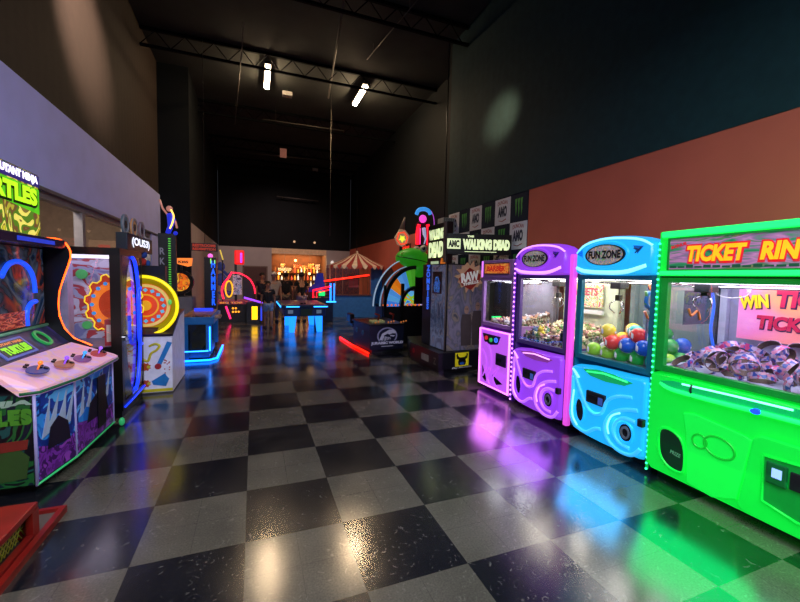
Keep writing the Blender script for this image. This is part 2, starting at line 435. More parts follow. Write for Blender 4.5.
# roof joists and conduit under the black deck
jo = mat('black_joist', '07080a', .8, spec=.1)
for k, y in enumerate((1.5, 4.5, 7.6, 10.4, 13.9, 17.2, 20)):
    mb = MB()
    mb.box(XL, 5.0 if y > 8.4 else XR, y, y + .06, 7.08, 7.15).box(XL, 5.0 if y > 8.4 else XR, y, y + .06, 6.72, 6.77)
    x = XL
    while x < 4.2:
        mb.tube([(x, y + .03, 6.76), (x + .3, y + .03, 7.1)], .012, 5).tube([(x + .3, y + .03, 7.1), (x + .6, y + .03, 6.76)], .012, 5); x += .6
    struct('trim_%d' % (4 + k), mb, jo)
cond = mat('galvanised_conduit', '5c5650', .5, .4)
def pipe(a, b, label, r=.018):
    mb = MB().tube([a, b], r, 8)
    for f in (.15, .85):
        q = Vector(a).lerp(Vector(b), f)
        if a[2] != b[2] and a[0] == b[0]: q = Vector(b)
        if q.y < 20.5: mb.tube([(q.x, q.y, q.z - .01), (q.x, q.y, 7.15)], .006, 5)
        else: mb.box(q.x - .03, q.x + .03, q.y, 21.0, q.z - .03, q.z + .03)
    o = mb.build('conduit_pipe', cond); return tag(o, label, 'pipe')
pipe((-.16, 8.6, 6.69), (-.57, 14.4, 6.69), 'long thin conduit running under the black ceiling left of the lamps', .012)
pipe((.3, 13.6, 6.7), (2.95, 13.5, 6.7), 'grey cross conduit hung below the black ceiling between the lamps')
pipe((-.48, 17.6, 6.7), (2.6, 17.3, 6.7), 'far cross conduit beyond the small hanging sign', .022)
pipe((1.55, 6.9, 6.9), (2.08, 11.7, 6.9), 'black lamp track running overhead towards the right ceiling lamp', .022)
pipe((2.22, 12.0, 2.9), (2.22, 12.0, 6.72), 'thin vertical drop cord hanging from the dark ceiling', .008)
pipe((2.95, 7.0, 6.95), (2.6, 9.4, 6.95), 'short slanting conduit at the upper right of the ceiling', .01)
pipe((1.1, 20.6, 5.6), (3.2, 20.6, 5.55), 'farthest pale cross pipe high on the dark back wall', .03)

# ceiling lamps: LED tubes
tubeglow = mat('warm_led_tube', 'fff0d8', .4, em='ffdcae', es=190)
def lamp(x, y, z, label, power):
    t = thing('ceiling_lamp', label, 'ceiling light', (x, y, z), 'LED tube lamps on the ceiling')
    MB().box(x - .09, x + .09, y - .68, y + .68, z + .05, z + .11).build('housing', DKMET, t, bevel=.01)
    MB().box(x - .06, x + .06, y - .62, y + .62, z + .0, z + .05).build('diffuser', tubeglow, t, bevel=.015)
    MB().tube([(x, y - .4, z + .11), (x, y - .4, 7.15)], .008).tube([(x, y + .4, z + .11), (x, y + .4, 7.15)], .008).each('hanger', DKMET, t)
    return t
lamp(.36, 11.3, 6.93, 'glowing LED tube lamp on the black ceiling, left of the two', 0)
lamp(2.92, 11.25, 6.90, 'glowing LED tube lamp on the black ceiling, right of the two', 0)
tt = thing('hanging_sign', 'small pinkish sign hanging high in the dark ceiling', 'sign', (1.0, 14.6, 5.9))
MB().box(.89, 1.12, 14.59, 14.61, 5.84, 6.16).build('sign_board', mat('pink_card', '9a6468', .6), tt)
MB().tube([(1.0, 14.6, 6.16), (1.0, 14.6, 7.15)], .006).build('wire', DKMET, tt)
for (x, y, z, l) in ((.95, 12.2, 6.95, 'small pale ceiling box between the two LED lamps'), (2.9, 24.9 - 5, 6.9, 'tiny pale ceiling fitting beyond the right lamp')):
    t = thing('ceiling_box', l, 'ceiling fitting', (x, y, z))
    MB().box(x - .14, x + .14, y - .1, y + .1, z, z + .12).build('housing', mat('pale_grey_plastic', '8c8684', .5), t, bevel=.01)
    MB().tube([(x, y, z + .12), (x, y, 7.15)], .015).build('stem', DKMET, t)
    MB().disc(x, y, .04, z - .02, z, 12).build('lens', CHROME, t)

# checkered posters on the navy wall: white posters (alternate squares) and green claw marks
FRW = frame((XR, 0, 0), (0, -1, 0))
posterw = mat('white_poster', 'dcdde6', .5, noise=.05); pblack = mat('poster_navy', '0e1c34', .7, spec=.2)
inkr = mat('ink_red', 'a03838', .5); inkn = mat('ink_navy', '262c48', .5); inkg = mat('ink_green', '3f8a3a', .5, em='3f8a3a', es=.05)
edges = [8.30, 7.80, 7.33, 6.87, 6.40, 5.92, 5.44]; rows = [(2.69, 3.18), (2.2, 2.69), (1.71, 2.2)]
cn = ['farthest', 'second from the far end', 'third from the far end', 'third from the near end', 'second from the near end', 'nearest']
rn = ['top', 'middle', 'bottom']
for ci in range(6):
    for ri in range(3):
        y0, y1 = edges[ci], edges[ci + 1]; z0, z1 = rows[ri]; am = -(y0 + y1) / 2; bm = (z0 + z1) / 2
        white = (ci + ri) % 2 == 0
        pos = 'column %s, %s row' % (cn[ci], rn[ri])
        t = thing('wall_poster', ('white poster with navy lettering, ' if white else 'dark poster with green scratches, ') + pos, 'poster', (XR - .004, (y0 + y1) / 2, z0), 'checkered posters on the right wall')
        MB(FRW).box(-y0 + .003, -y1 - .003, z0 + .003, z1 - .003, .001, .008).build('sheet', posterw if white else pblack, t)
        if white:
            text('DUNCAN', FRW, am, bm + .155, .30, .07, inkr, t, c=.009, arch=.02)
            text('AMO', FRW, am, bm + .0, .28, .2, inkn, t, c=.009, bold=.06)
            MB(FRW).tube([(am - .1, bm - .16, .011), (am, bm - .185, .011), (am + .12, bm - .15, .011)], .008, 4).build('swoosh', inkr, t)
        else:
            mb = MB(FRW)
            for k, (dx, lt) in enumerate(((-.075, .3), (0, .33), (.075, .3))):
                mb.prism([(am + dx - .03, bm + .16), (am + dx + .03, bm + .17), (am + dx + .012, bm + .05), (am + dx + .022, bm - .02), (am + dx + .0, bm + .16 - lt), (am + dx - .012, bm - .03), (am + dx - .02, bm + .04)], .009, .011)
            mb.build('claw_mark', inkg, t)

# ================================================================== CLAW MACHINES on the right
XF = 3.22
def on_deck(fr, a, b, c): return fr[0] + fr[1] * a + fr[2] * b + fr[3] * c
def gm(name, h, es, base=None, rough=.3): return mat(name, base or h, rough, em=h, es=es, noise=.05)
def strip_dots(fr, a, b0, b1, c, m, parent, step=.062, r=.013, tape_m=None):
    tape = MB(fr).box(a - .012, a + .012, b0, b1, c - .012, c - .006).build('light_strip', tape_m, parent)
    led = MB().ball((0, 0, 0), r, 6, 4).build('led', m, None, origin=(0, 0, 0)); led.parent = tape; b = b0; k = 0; base = wloc(tape)
    while b < b1:
        o = led if k == 0 else led.copy()
        if k: COL.objects.link(o); o.parent = tape
        o.location = on_deck(fr, a, b, c) - base; b += step; k += 1
    return tape
def claw(fr, a, c, ztop, zc, parent, body=CHROME):
    """crane carriage with a hanging three-finger claw"""
    g = MB(fr).box(a - .06, a + .06, ztop - .07, ztop, c - .06, c + .06).build('carriage', CHAR, parent, bevel=.006)
    MB(fr).tube([(a, ztop - .07, c), (a, zc + .05, c)], .005).build('cable', BLACK, parent)
    h = MB(fr).box(a - .025, a + .025, zc, zc + .06, c - .025, c + .025).build('claw_hub', CHAR, parent, bevel=.005)
    for k in range(3):
        t = 2 * pi * k / 3 + .5; u, v = cos(t), sin(t)
        MB(fr).tube([(a + .02 * u, zc + .01, c + .02 * v), (a + .075 * u, zc - .03, c + .075 * v), (a + .08 * u, zc - .08, c + .08 * v), (a + .03 * u, zc - .13, c + .03 * v)], .006, 6).build('claw_finger', body, h)
def cabinet(t, fr, a0, a1, zb, zg0, zg1, zt, fm, depth=.86, postw=.06, inner=WHITEP, sidem=None):
    """shell shared by the claw machines: base, back, sides with windows, glass"""
    D = -depth
    MB(fr).box(a0 + .03, a1 - .03, 0, zb, D, -.10).build('base', BLACK, t)
    MB(fr).box(a0, a1, zb, zg0 - .04, D, D + .03).build('back_panel', sidem or fm, t)
    MB(fr).box(a0, a1, zg0 - .04, zt, D, D + .03).build('inner_back_panel', inner, t)
    for s, (x0, x1) in enumerate(((a0, a0 + .02), (a1 - .02, a1))):
        MB(fr).box(x0, x1, zb, zg0, D + .03, 0).build('side_panel', sidem or fm, t)
        MB(fr).box(x0 + .005, x1 - .005, zg0, zg1, D + .03, -.03).build('side_glass', GL, t)
    MB(fr).box(a0 + .02, a1 - .02, zg0 - .04, zg0 - .01, D + .03, -.03).build('prize_deck', inner, t)
    # window surround on the front
    f = MB(fr).box(a0, a0 + postw, zg0 - .05, zg1 + .04, -.05, 0).box(a1 - postw, a1, zg0 - .05, zg1 + .04, -.05, 0)
    f.box(a0 + postw, a1 - postw, zg0 - .05, zg0, -.05, 0).box(a0 + postw, a1 - postw, zg1, zg1 + .04, -.05, 0)
    f.build('window_frame', fm, t, bevel=.004)
    MB(fr).box(a0 + postw, a1 - postw, zg0, zg1, -.02, -.012).build('front_glass', GL, t)
    MB(fr).box(a0 + .02, a0 + .08, zg0, zg1, D + .03, D + .09).box(a1 - .08, a1 - .02, zg0, zg1, D + .03, D + .09).each('corner_post', inner, t, bevel=.005)
    MB(fr).box(a0 + .02, a1 - .02, zg1 + .02, zt - .05, D + .03, -.05).build('canopy_box', CHAR, t)
    MB(fr).tube([(a0 + .03, zg1 - .03, D + .3), (a1 - .03, zg1 - .03, D + .3)], .01).tube([(a0 + .03, zg1 - .03, D + .5), (a1 - .03, zg1 - .03, D + .5)], .01).each('gantry_rail', CHROME, t)
def inside_light(fr, a0, a1, z, c0, c1, power, col, t):
    z += .014
    m = mat('inner_led_%02x%02x%02x' % tuple(int(x * 255) for x in col), 'ffffff', .4, em='%02x%02x%02x' % tuple(int(255 * x) for x in col), es=power)
    MB(fr).box(a0, a1, z - .012, z, c0, c1).build('inner_lamp', m, t)

def eye_claw(Y0, a0, a1, label, hue, tone, frame_hex, inner_hex, lampcol):
    fr = frame((XF, Y0, 0), (0, -1, 0)); t = thing('claw_machine', label, 'claw machine', (XF + .43, Y0 - (a0 + a1) / 2, 0))
    W = a1 - a0; q = lambda a: a0 + (a - .06) / .87 * W
    glow = gm('glow_' + hue, tone[0], tone[4], tone[3]); hot = gm('glow_hot_' + hue, tone[1], 1.15); deep = gm('glow_deep_' + hue, tone[2], .38)
    fm = mat('claw_frame_' + hue, frame_hex, .35, .2); inner = mat('claw_inner_' + hue, inner_hex, .5)
    cabinet(t, fr, a0, a1, .10, .90, 1.68, 1.98, fm, inner=inner)
    # arched head moulding
    top = [(q(.06), 1.98), (q(.13), 2.035), (q(.23), 2.075), (q(.36), 2.095), (q(.5), 2.10), (q(.64), 2.09), (q(.76), 2.07), (q(.86), 2.04), (q(.93), 2.0), (q(.93), 1.74), (q(.9), 1.725), (q(.5), 1.72), (q(.1), 1.725), (q(.06), 1.745)]
    hd = MB(fr).dome(top, -.12, .06, .9).build('head_moulding', glow, t)
    MB(fr).box(q(.07), q(.92), 1.72, 2.0, -.86, -.12).build('head_box', fm, t)
    MB(fr).tube(spline([(q(.09), 1.95, .05), (q(.2), 2.03, .06), (q(.4), 2.07, .065), (q(.62), 2.065, .065), (q(.8), 2.035, .06), (q(.9), 1.98, .05)]), .011).tube(
        spline([(q(.1), 1.80, .05), (q(.2), 1.765, .06), (q(.42), 1.75, .06), (q(.66), 1.755, .06), (q(.86), 1.81, .05)]), .02).each('highlight_tube', hot, hd)  # brighter tubes stand in for soft highlights on the head moulding
    MB(fr).tube([(x, y, .062) for x, y in ell(q(.44), 1.918, .245, .118, 40)], .016, closed=True).build('eye_ring', glow, hd)
    MB(fr).prism([(q(.73), 1.99), (q(.83), 1.98), (q(.775), 1.915)], .058, .064).prism([(q(.1), 1.94), (q(.165), 1.985), (q(.175), 1.90)], .05, .06).each('arrow_decal', deep, hd)
    MB(fr).tube([(q(.74), 1.965, .066), (q(.79), 1.95, .066), (q(.755), 1.925, .066), (q(.79), 1.95, .066), (q(.81), 1.97, .066)], .006).build('arrow_mark', mat('decal_ink', '1a2350', .5), hd)
    em = MB(fr).disc(q(.44), 1.918, .212, .05, .072, 40, rb=.097).build('emblem', art('emblem_print', ['6a9a6a', 'b09090', '5878a0', 'c8a068', 'a0a0b0'], 14, .4, 2.5), hd)
    MB(fr).ringd(q(.44), 1.918, .205, .22, .05, .078, 40, k=.455).build('emblem_rim', BLACK, em)
    text('FUN ZONE', fr, q(.44), 1.922, .36, .078, mat('decal_black', '07070a', .4), em, c=.076, bold=.05)
    # moulded lower front
    low = [(q(.07), .76), (q(.10), .775), (q(.3), .80), (q(.5), .805), (q(.75), .81), (q(.9), .82), (q(.925), .79), (q(.925), .45), (q(.925), .13), (q(.9), .09), (q(.7), .075), (q(.5), .07), (q(.3), .075), (q(.13), .10), (q(.08), .15)]
    lp = MB(fr).dome(low, -.08, .05, .93).build('front_moulding', glow, t)
    B = .05
    ridge = MB(fr)
    ridge.tube(spline([(q(.13), .70, B), (q(.22), .55, B + .01), (q(.30), .42, B + .01), (q(.40), .35, B + .01), (q(.50), .39, B + .01), (q(.55), .52, B + .01), (q(.66), .60, B + .01), (q(.80), .63, B)]), .016, 8)
    ridge.tube(spline([(q(.86), .53, B), (q(.74), .50, B + .01), (q(.62), .43, B + .01), (q(.545), .30, B + .01), (q(.57), .17, B + .01), (q(.68), .10, B), (q(.82), .11, B), (q(.9), .2, B)]), .018, 8)
    ridge.tube(spline([(q(.84), .42, B), (q(.74), .42, B + .01), (q(.66), .36, B + .01), (q(.64), .26, B + .01), (q(.70), .18, B + .01), (q(.80), .16, B)]), .018, 8)
    ridge.tube(spline([(q(.12), .66, B), (q(.13), .45, B + .01), (q(.12), .25, B + .01), (q(.2), .15, B + .01), (q(.32), .13, B + .01), (q(.42), .2, B), (q(.49), .22, B)]), .018, 8)
    ridge.each('moulded_ridge', gm('glow_ridge_purple', 'c070ff', .85) if hue == 'purple' else gm('glow_ridge_cyan', '3cb2f6', .85), lp)  # ridges glow lighter than the panel, their highlight put into the colour
    MB(fr).tube(spline([(q(.155), .52, B + .02), (q(.145), .36, B + .026), (q(.16), .24, B + .026), (q(.22), .165, B + .024)]), .009).tube(
        spline([(q(.70), .455, B + .02), (q(.62), .40, B + .026), (q(.585), .30, B + .03), (q(.60), .22, B + .026)]), .008).tube(
        spline([(q(.11), .735, B), (q(.16), .70, B + .01), (q(.2), .66, B + .01)]), .012).each('highlight_tube', hot, lp)  # bright tubes in place of highlights on the lower moulding
    # prize chute along the top
    ch = MB(fr).prism([(q(.24), .765), (q(.40), .79), (q(.60), .79), (q(.80), .76), (q(.72), .715), (q(.52), .70), (q(.34), .715)], B - .02, B + .008).build('prize_chute', gm('chute_' + hue, tone[5], .5), lp)
    MB(fr).tube([(q(.3), .75, B + .012), (q(.5), .775, B + .014), (q(.75), .758, B + .012)], .008).build('chute_light', gm('chute_light_' + hue, tone[6], 1.2), ch)
    # coin box, openings
    cb = MB(fr).box(q(.31), q(.53), .445, .565, B - .01, B + .022).build('coin_box', CHAR, lp, bevel=.006)
    MB(fr).box(q(.34), q(.45), .49, .53, B + .022, B + .026).build('bill_slot', BLACK, cb)
    MB(fr).box(q(.46), q(.51), .46, .53, B + .022, B + .027).build('card_reader', mat('reader_screen', '16203a', .2, em='4060c0', es=.6), cb)
    o1 = MB(fr).prism(ell(q(.235), .33, .05, .115, 24, .12), B, B + .014).build('window_hole', mat('dark_opening', '15181f', .25), lp)
    MB(fr).tube([(x, y, B + .014) for x, y in ell(q(.235), .33, .055, .12, 24, .12)], .009, closed=True).build('hole_rim', glow, o1)
    o2 = MB(fr).disc(q(.76), .295, .062, B, B + .014, 24, rb=.078).build('speaker_hole', mat('dark_opening', '15181f', .25), lp)
    MB(fr).ringd(q(.76), .295, .03, .045, B + .014, B + .024, 24, k=1.3).build('speaker_ring', GREYP, o2)
    MB(fr).tube([(x, y, B + .014) for x, y in ell(q(.76), .295, .075, .095, 24)], .012, closed=True).build('hole_rim', glow, o2)
    MB(fr).box(q(.875), q(.925), .40, .47, B - .02, B + .03).build('key_lock', CHAR, lp, bevel=.008)
    inside_light(fr, a0 + .1, a1 - .1, 1.675, -.75, -.12, 11 if hue == 'purple' else 8, lampcol, t)
    return t, fr, q, inner
PUR = ('a64af6', 'e9a0ff', '4a1aa8', '7a2fd0', .62, '8a3a9a', 'ffb0ff')
CYA = ('20b0f2', '8ce8ff', '0a5fb8', '1088e0', .85, '12a860', '30ff80')
tp, frp, qp, inp = eye_claw(4.2, .07, .95, 'purple glowing claw machine full of candy, between a narrow purple one and the blue one', 'purple', PUR, '5a4488', 'c9d6c0', (1, .95, .9))
tc_, frc, qc, inc = eye_claw(3.2, .06, .93, 'blue glowing claw machine full of coloured balls', 'cyan', CYA, '187690', '68787c', (1, .98, .95))
# purple machine: strip of pink light down its right side and dots on the left
MB(frp).box(.955, 1.01, .06, 1.95, -.05, .012).build('light_post', gm('pink_led', 'e850d8', .8), tp, bevel=.01)
strip_dots(frp, .035, .07, 1.93, .02, gm('violet_dot', 'd880ff', 3), tp, tape_m=gm('violet_tape', '7a30c8', .5))
MB(frp).box(.01, .06, .05, 1.95, -.05, .01).build('strip_channel', mat('violet_channel', '3a2070', .4), tp)
# candy machine inside: printed card and shelf
cd = MB(frp).box(.15, .70, 1.33, 1.62, -.80, -.785).build('back_card', art('candy_card', ['c04858', 'd8cfc0', '4aa080', 'd0b040', 'd8d0d0'], 11, .12, 2), tp)
text('SWEETS', frp, .42, 1.53, .42, .1, mat('candy_red', 'a02848', .5), cd, c=-.783, bold=.04)
MB(frp).box(.15, .72, 1.25, 1.30, -.80, -.76).build('inner_rail', WHITEP, tp)
claw(frp, .38, -.4, 1.66, 1.45, tp)
# blue machine inside
claw(frc, .36, -.25, 1.66, 1.47, tc_)
dec = thing('toy_decoration', 'blue and orange toy cut-out by the right glass of the blue claw machine', 'decal', (3.40, 2.46, .868))
mb = MB(frame((3.5, 2.325, 0), (0, -1, 0)))
FRD = frame((3.34, 2.46, 0), (1, 0, 0))
MB(FRD).tube([(.05 + x, y, 0) for x, y in ell(.02, 1.50, .06, .075, 20)], .018, closed=True).tube([(.06, 1.44, 0), (.1, 1.36, 0), (.06, 1.32, 0)], .014).build('blue_loop', mat('toy_blue', '2f86c8', .4), dec)
MB(FRD).disc(.06, 1.62, .03, -.006, .006).tube([(.0, 1.4, 0), (.04, 1.34, 0), (.1, 1.3, 0), (.12, 1.22, 0)], .012).build('orange_star', mat('toy_orange', 'e08030', .4), dec)
MB(FRD).tube([(.0, 1.58, 0), (.02, 1.5, 0), (.0, 1.46, 0)], .012).build('green_stem', mat('toy_green', '60b040', .4), dec)
MB(FRD).box(.03, .05, .868, 1.36, -.004, .004).build('stand_rod', GREYP, dec)

# narrow purple machine
frt = frame((XF + .05, 5.03, 0), (0, -1, 0))
tn = thing('claw_machine', 'narrow purple glowing prize machine with orange top sign, farthest claw machine', 'claw machine', (XF + .45, 4.65, 0))
fmn = mat('narrow_frame', '9a70b4', .35); cabinet(tn, frt, 0, .75, .05, 1.02, 1.64, 1.93, fmn, depth=.8, postw=.05, inner=mat('narrow_inner', '8c8894', .5))
hb = MB(frt).box(0, .75, 1.68, 1.94, -.8, .015).build('head_box', fmn, tn, bevel=.01)
MB(frt).box(0, .035, 1.69, 1.93, .015, .02).build('head_light', gm('violet_hot', 'e27cff', 1.2), hb)
sg = MB(frt).box(.09, .68, 1.74, 1.89, .015, .028).build('top_sign', art('orange_sign', ['d86a28', 'e8a040', 'c04428', 'e07830'], 9, .5, 1.5), tn, bevel=.004)
MB(frt).tube([(.09, 1.74, .03), (.68, 1.74, .03), (.68, 1.89, .03), (.09, 1.89, .03)], .007, 6, closed=True).build('sign_rim', CHAR, sg)
text('BARBER', frt, .385, 1.815, .44, .075, mat('sign_red', 'a01c20', .4, em='ff3020', es=.3), sg, c=.03, bold=.05)
fp = MB(frt).box(.01, .745, .06, .93, -.02, .012).build('front_panel', gm('glow_pinkviolet', 'c45cf0', .8, '9a3fd0'), tn, bevel=.008)
MB(frt).tube([(.02, .08, .016), (.735, .08, .016), (.735, .915, .016), (.02, .915, .016)], .016, 8, closed=True).build('light_frame', gm('pink_hot', 'ff8cff', 1.7), fp)
MB(frt).tube(spline([(.2, .72, .014), (.3, .6, .016), (.32, .4, .016), (.24, .22, .016), (.3, .1, .014)]), .02).tube(spline([(.08, .6, .014), (.18, .5, .016), (.2, .36, .016), (.13, .2, .014)]), .014).tube(spline([(.5, .4, .014), (.42, .3, .016), (.4, .2, .016), (.5, .1, .014)]), .016).each('moulded_ridge', gm('glow_pinkviolet', 'c45cf0', .8), fp)
pr = MB(frt).prism([(.09, .85), (.53, .85), (.47, .73), (.3, .70), (.14, .73)], .012, .022).build('control_plate', mat('control_dark', '151422', .3), fp)
MB(frt).disc(.2, .79, .03, .022, .04).build('red_button', mat('btn_red', 'c02838', .3, em='ff3040', es=.5), pr)
MB(frt).disc(.32, .775, .03, .022, .04).build('green_button', mat('btn_green', '2c9048', .3, em='40ff70', es=.4), pr)
MB(frt).ringd(.44, .79, .022, .036, .022, .034).build('blue_ring', gm('blue_ringlight', '4070ff', 1.2), pr)
cb = MB(frt).box(.45, .68, .44, .61, .0, .034).build('coin_box', mat('coinbox_plum', '2a1440', .35), fp, bevel=.006)
MB(frt).box(.49, .58, .5, .55, .034, .038).build('bill_slot', BLACK, cb)
MB(frt).prism([(.1, .36), (.21, .18), (.2, .13), (.12, .17)], .012, .02).prism([(.37, .27), (.61, .19), (.45, .14), (.38, .2)], .012, .02).each('window_hole', mat('dark_opening', '15181f', .25), fp)
claw(frt, .42, -.35, 1.63, 1.42, tn, body=WHITEP)
inside_light(frt, .08, .67, 1.635, -.7, -.12, 9, (.95, .95, 1), tn)

# green machine with ticket rings
frg = frame((XF, 2.27, 0), (0, -1, 0)); GW = 1.22
tg = thing('claw_machine', 'big green glowing prize machine full of paper ticket rings, nearest on the right', 'claw machine', (XF + .45, 2.27 - GW / 2, 0))
fg = mat('green_frame', '0f8a34', .3, em='08b030', es=.12)
cabinet(tg, frg, .0, GW, .10, .97, 1.665, 2.0, fg, postw=.085, depth=.9, inner=mat('green_inner', 'aab0c8', .5), sidem=mat('green_side', '0c6a2c', .35))
gl1 = gm('glow_green', '05e838', .62, '10d040'); gl2 = gm('glow_green_hot', '20ff70', 1.1); 
hd = MB(frg).box(0, GW, 1.72, 2.09, -.9, .01)
hd = hd.build('head_box', gl1, tg, bevel=.012)
MB(frg).box(.03, GW - .03, 2.035, 2.085, .01, .035).box(.03, GW - .03, 1.725, 1.762, .01, .04).each('light_bar', gl2, hd, bevel=.008)
mq = MB(frg).box(.095, GW - .095, 1.77, 2.02, .01, .022).build('marquee', art('ticket_marquee', ['1a6a50', '2f8f5a', '8a6a90', 'c080b0', '407858', 'a08850'], 5, .35, 1.2, stretch=(1, .5, 2.5), const=False), tg)
MB(frg).box(.085, GW - .085, 1.762, 1.775, .01, .03).box(.085, GW - .085, 2.015, 2.03, .01, .03).box(.085, .1, 1.77, 2.02, .01, .03).box(GW - .1, GW - .085, 1.77, 2.02, .01, .03).each('marquee_rim', fg, mq)
tkr = mat('ticket_red', 'c8182c', .4, em='e02030', es=.5); tky = mat('ticket_yellow', 'ffb41e', .4, em='ffae10', es=.75)
for s, a, ww in (('TICKET', .435, .41), ('RING', .855, .31)):
    text(s, frg, a, 1.892, ww + .015, .155, tkr, mq, c=.023, bold=.11, shear=.15)
    text(s, frg, a, 1.894, ww - .015, .125, tky, mq, c=.028, bold=.05, shear=.15)
text('BONUS', frg, .17, 1.965, .12, .026, tkr, mq, c=.024, bold=.06, rot=.25)
mbk = MB(frg)
for k in range(16): mbk.box(.11 + k * .0625, .16 + k * .0625, 1.785, 1.785 + .012 + .018 * random.random(), .023, .026)
mbk.each('skyline_block', mat('marquee_dark', '103a2a', .4, em='20a070', es=.15), mq)
# lower moulding with faceted planes
low = [(.01, .90), (.2, .905), (GW - .01, .905), (GW - .01, .07), (.05, .02 + .05), (.01, .12)]
lp = MB(frg).dome(low, -.08, .035, .97).build('front_moulding', gl1, tg)
MB(frg).prism([(.30, .64), (.38, .66), (.70, .62), (.755, .60), (.69, .15), (.54, .08), (.36, .10), (.33, .5)], .035, .05).build('centre_facet', gm('glow_green_b', '0af040', .66, '18d848'), lp, bevel=.01)
MB(frg).prism([(.76, .62), (.80, .66), (GW - .03, .66), (GW - .03, .09), (.74, .09), (.70, .13)], .035, .065).build('right_facet', gl1, lp, bevel=.012)
MB(frg).tube(spline([(.1, .825, .03), (.2, .80, .05), (.5, .80, .055), (.8, .81, .055), (1.15, .815, .05)]), .016).build('tray_lip', gl2, lp)
ct = MB(frg).prism([(.09, .845), (.2, .87), (1.15, .895), (1.17, .84), (.6, .815), (.2, .81)], .036, .046).build('prize_tray', gm('tray_green', '08b060', .45), lp)
MB(frg).tube([(.28, .865, .048), (.6, .875, .05), (.95, .88, .05)], .007).build('tray_light', gm('tray_lamp', '70ffc0', 3), ct)
MB(frg).tube([(.355, .78, .05), (.35, .84, .06), (.352, .88, .05)], .008).build('tray_hinge', CHAR, ct)
MB(frg).disc(.77, .812, .03, .05, .075, 20, rb=.018).build('blue_button', gm('blue_btn', '2048ff', 1.2), lp)
wn = MB(frg).prism(spline([(.13, .44, 0), (.20, .47, 0), (.29, .43, 0), (.33, .34, 0), (.335, .2, 0), (.31, .155, 0), (.22, .16, 0), (.15, .22, 0), (.125, .32, 0)], 3, True) and [(p[0], p[1]) for p in spline([(.13, .44, 0), (.20, .47, 0), (.29, .43, 0), (.33, .34, 0), (.335, .2, 0), (.31, .155, 0), (.22, .16, 0), (.15, .22, 0), (.125, .32, 0)], 3, True)], .03, .046).build('prize_door', mat('prize_door_dark', '0a3a22', .15), lp)
MB(frg).tube([(p[0], p[1], .046) for p in spline([(.13, .44, 0), (.20, .47, 0), (.29, .43, 0), (.33, .34, 0), (.335, .2, 0), (.31, .155, 0), (.22, .16, 0), (.15, .22, 0), (.125, .32, 0)], 3, True)], .011, closed=True).build('door_rim', gl1, wn)
text('PRIZE', frg, .265, .29, .08, .03, mat('door_ink', '88c8a0', .4), wn, c=.048, rot=-.1)
MB(frg).tube([(x, y, .052) for x, y in ell(.565, .47, .10, .075, 32, -.15)], .009, closed=True).build('large_ring_relief', gm('relief_green', '0cb82c', .5), lp)
MB(frg).tube([(x, y, .052) for x, y in ell(.435, .465, .05, .052, 24, -.15)], .008, closed=True).build('small_ring_relief', gm('relief_green', '0cb82c', .5), lp)
rp_ = MB(frg).prism([(.83, .54), (GW - .06, .56), (GW - .06, .2), (1.02, .19), (.84, .235)], .065, .068).build('coin_door', mat('coin_door_green', '0a9a38', .35, em='08a030', es=.25), lp)
MB(frg).tube([(.83, .54, .07), (GW - .06, .56, .07), (GW - .06, .2, .07), (1.02, .19, .07), (.84, .235, .07)], .01, closed=True).build('door_edge', gl1, rp_)
cbx = MB(frg).box(.855, .965, .375, .52, .068, .09).build('card_reader', mat('reader_green', '0c6e34', .35), rp_, bevel=.01)
MB(frg).box(.89, .94, .425, .485, .09, .094).build('reader_screen', mat('reader_glow', '203060', .2, em='90b8ff', es=1.6), cbx)
MB(frg).box(.975, 1.06, .385, .50, .068, .085).build('coin_slot', CHAR, rp_, bevel=.006)
strip_dots(frg, .012, .04, 2.0, .02, gm('teal_dot', '30ffa0', 2.5), tg, .05, .010, gm('green_tape', '08a848', .6))
# back card inside
cardm = art('pink_card_print', ['d8a8e0', 'e07cb8', 'e88a78', 'f0a050'], .9, .30, .6, const=False)
cd = MB(frg).box(.18, 1.10, 1.19, 1.66, -.80, -.79).build('back_card', cardm, tg)
wy = mat('win_yellow', 'e8c020', .4, em='e8c020', es=.35); wr = mat('win_red', 'b01c48', .4, em='c01c48', es=.3); wd = mat('win_dark', '30184a', .5)
text('WIN', frg, .295, 1.512, .215, .125, wd, cd, c=-.789, bold=.08, rot=.12); text('WIN', frg, .29, 1.517, .205, .115, wy, cd, c=-.786, bold=.05, rot=.12)
text('TICKETS', frg, .74, 1.545, .60, .15, wd, cd, c=-.789, bold=.08, shear=.1); text('TICKETS', frg, .735, 1.552, .59, .14, wr, cd, c=-.786, bold=.05, shear=.1)
text('TICKET RINGS', frg, .74, 1.345, .84, .125, wd, cd, c=-.789, bold=.08, shear=.1); text('TICKET RINGS', frg, .735, 1.351, .83, .115, wr, cd, c=-.786, bold=.05, shear=.1)
MB(frg).prism([(.25 + (.03 if k % 2 == 0 else .012) * cos(pi / 2 + k * pi / 5), 1.615 + (.03 if k % 2 == 0 else .012) * sin(pi / 2 + k * pi / 5)) for k in range(10)], -.79, -.787).build('card_star', mat('card_star', 'e8d0f0', .5), cd)
claw(frg, .2, -.3, 1.66, 1.56, tg)
FZD = frame((0, 2.225, 0), (1, 0, 0))
zd = MB(FZD).box(3.50, 3.86, 1.30, 1.60, -.002, .0).build('glass_decal', glass('decal_film', 'b8c8d8'), tg)
text('ZONE', FZD, 3.67, 1.52, .26, .07, mat('decal_navy', '3a4868', .4), zd, c=.001, bold=.05)
MB(FZD).tube(spline([(3.86, 1.60, .004), (3.9, 1.45, .004), (3.88, 1.25, .004), (3.94, 1.08, .004)]), .012).build('blue_glass_tube', mat('tube_blue_dim', '3060d0', .3, em='3060e0', es=.8), tg)
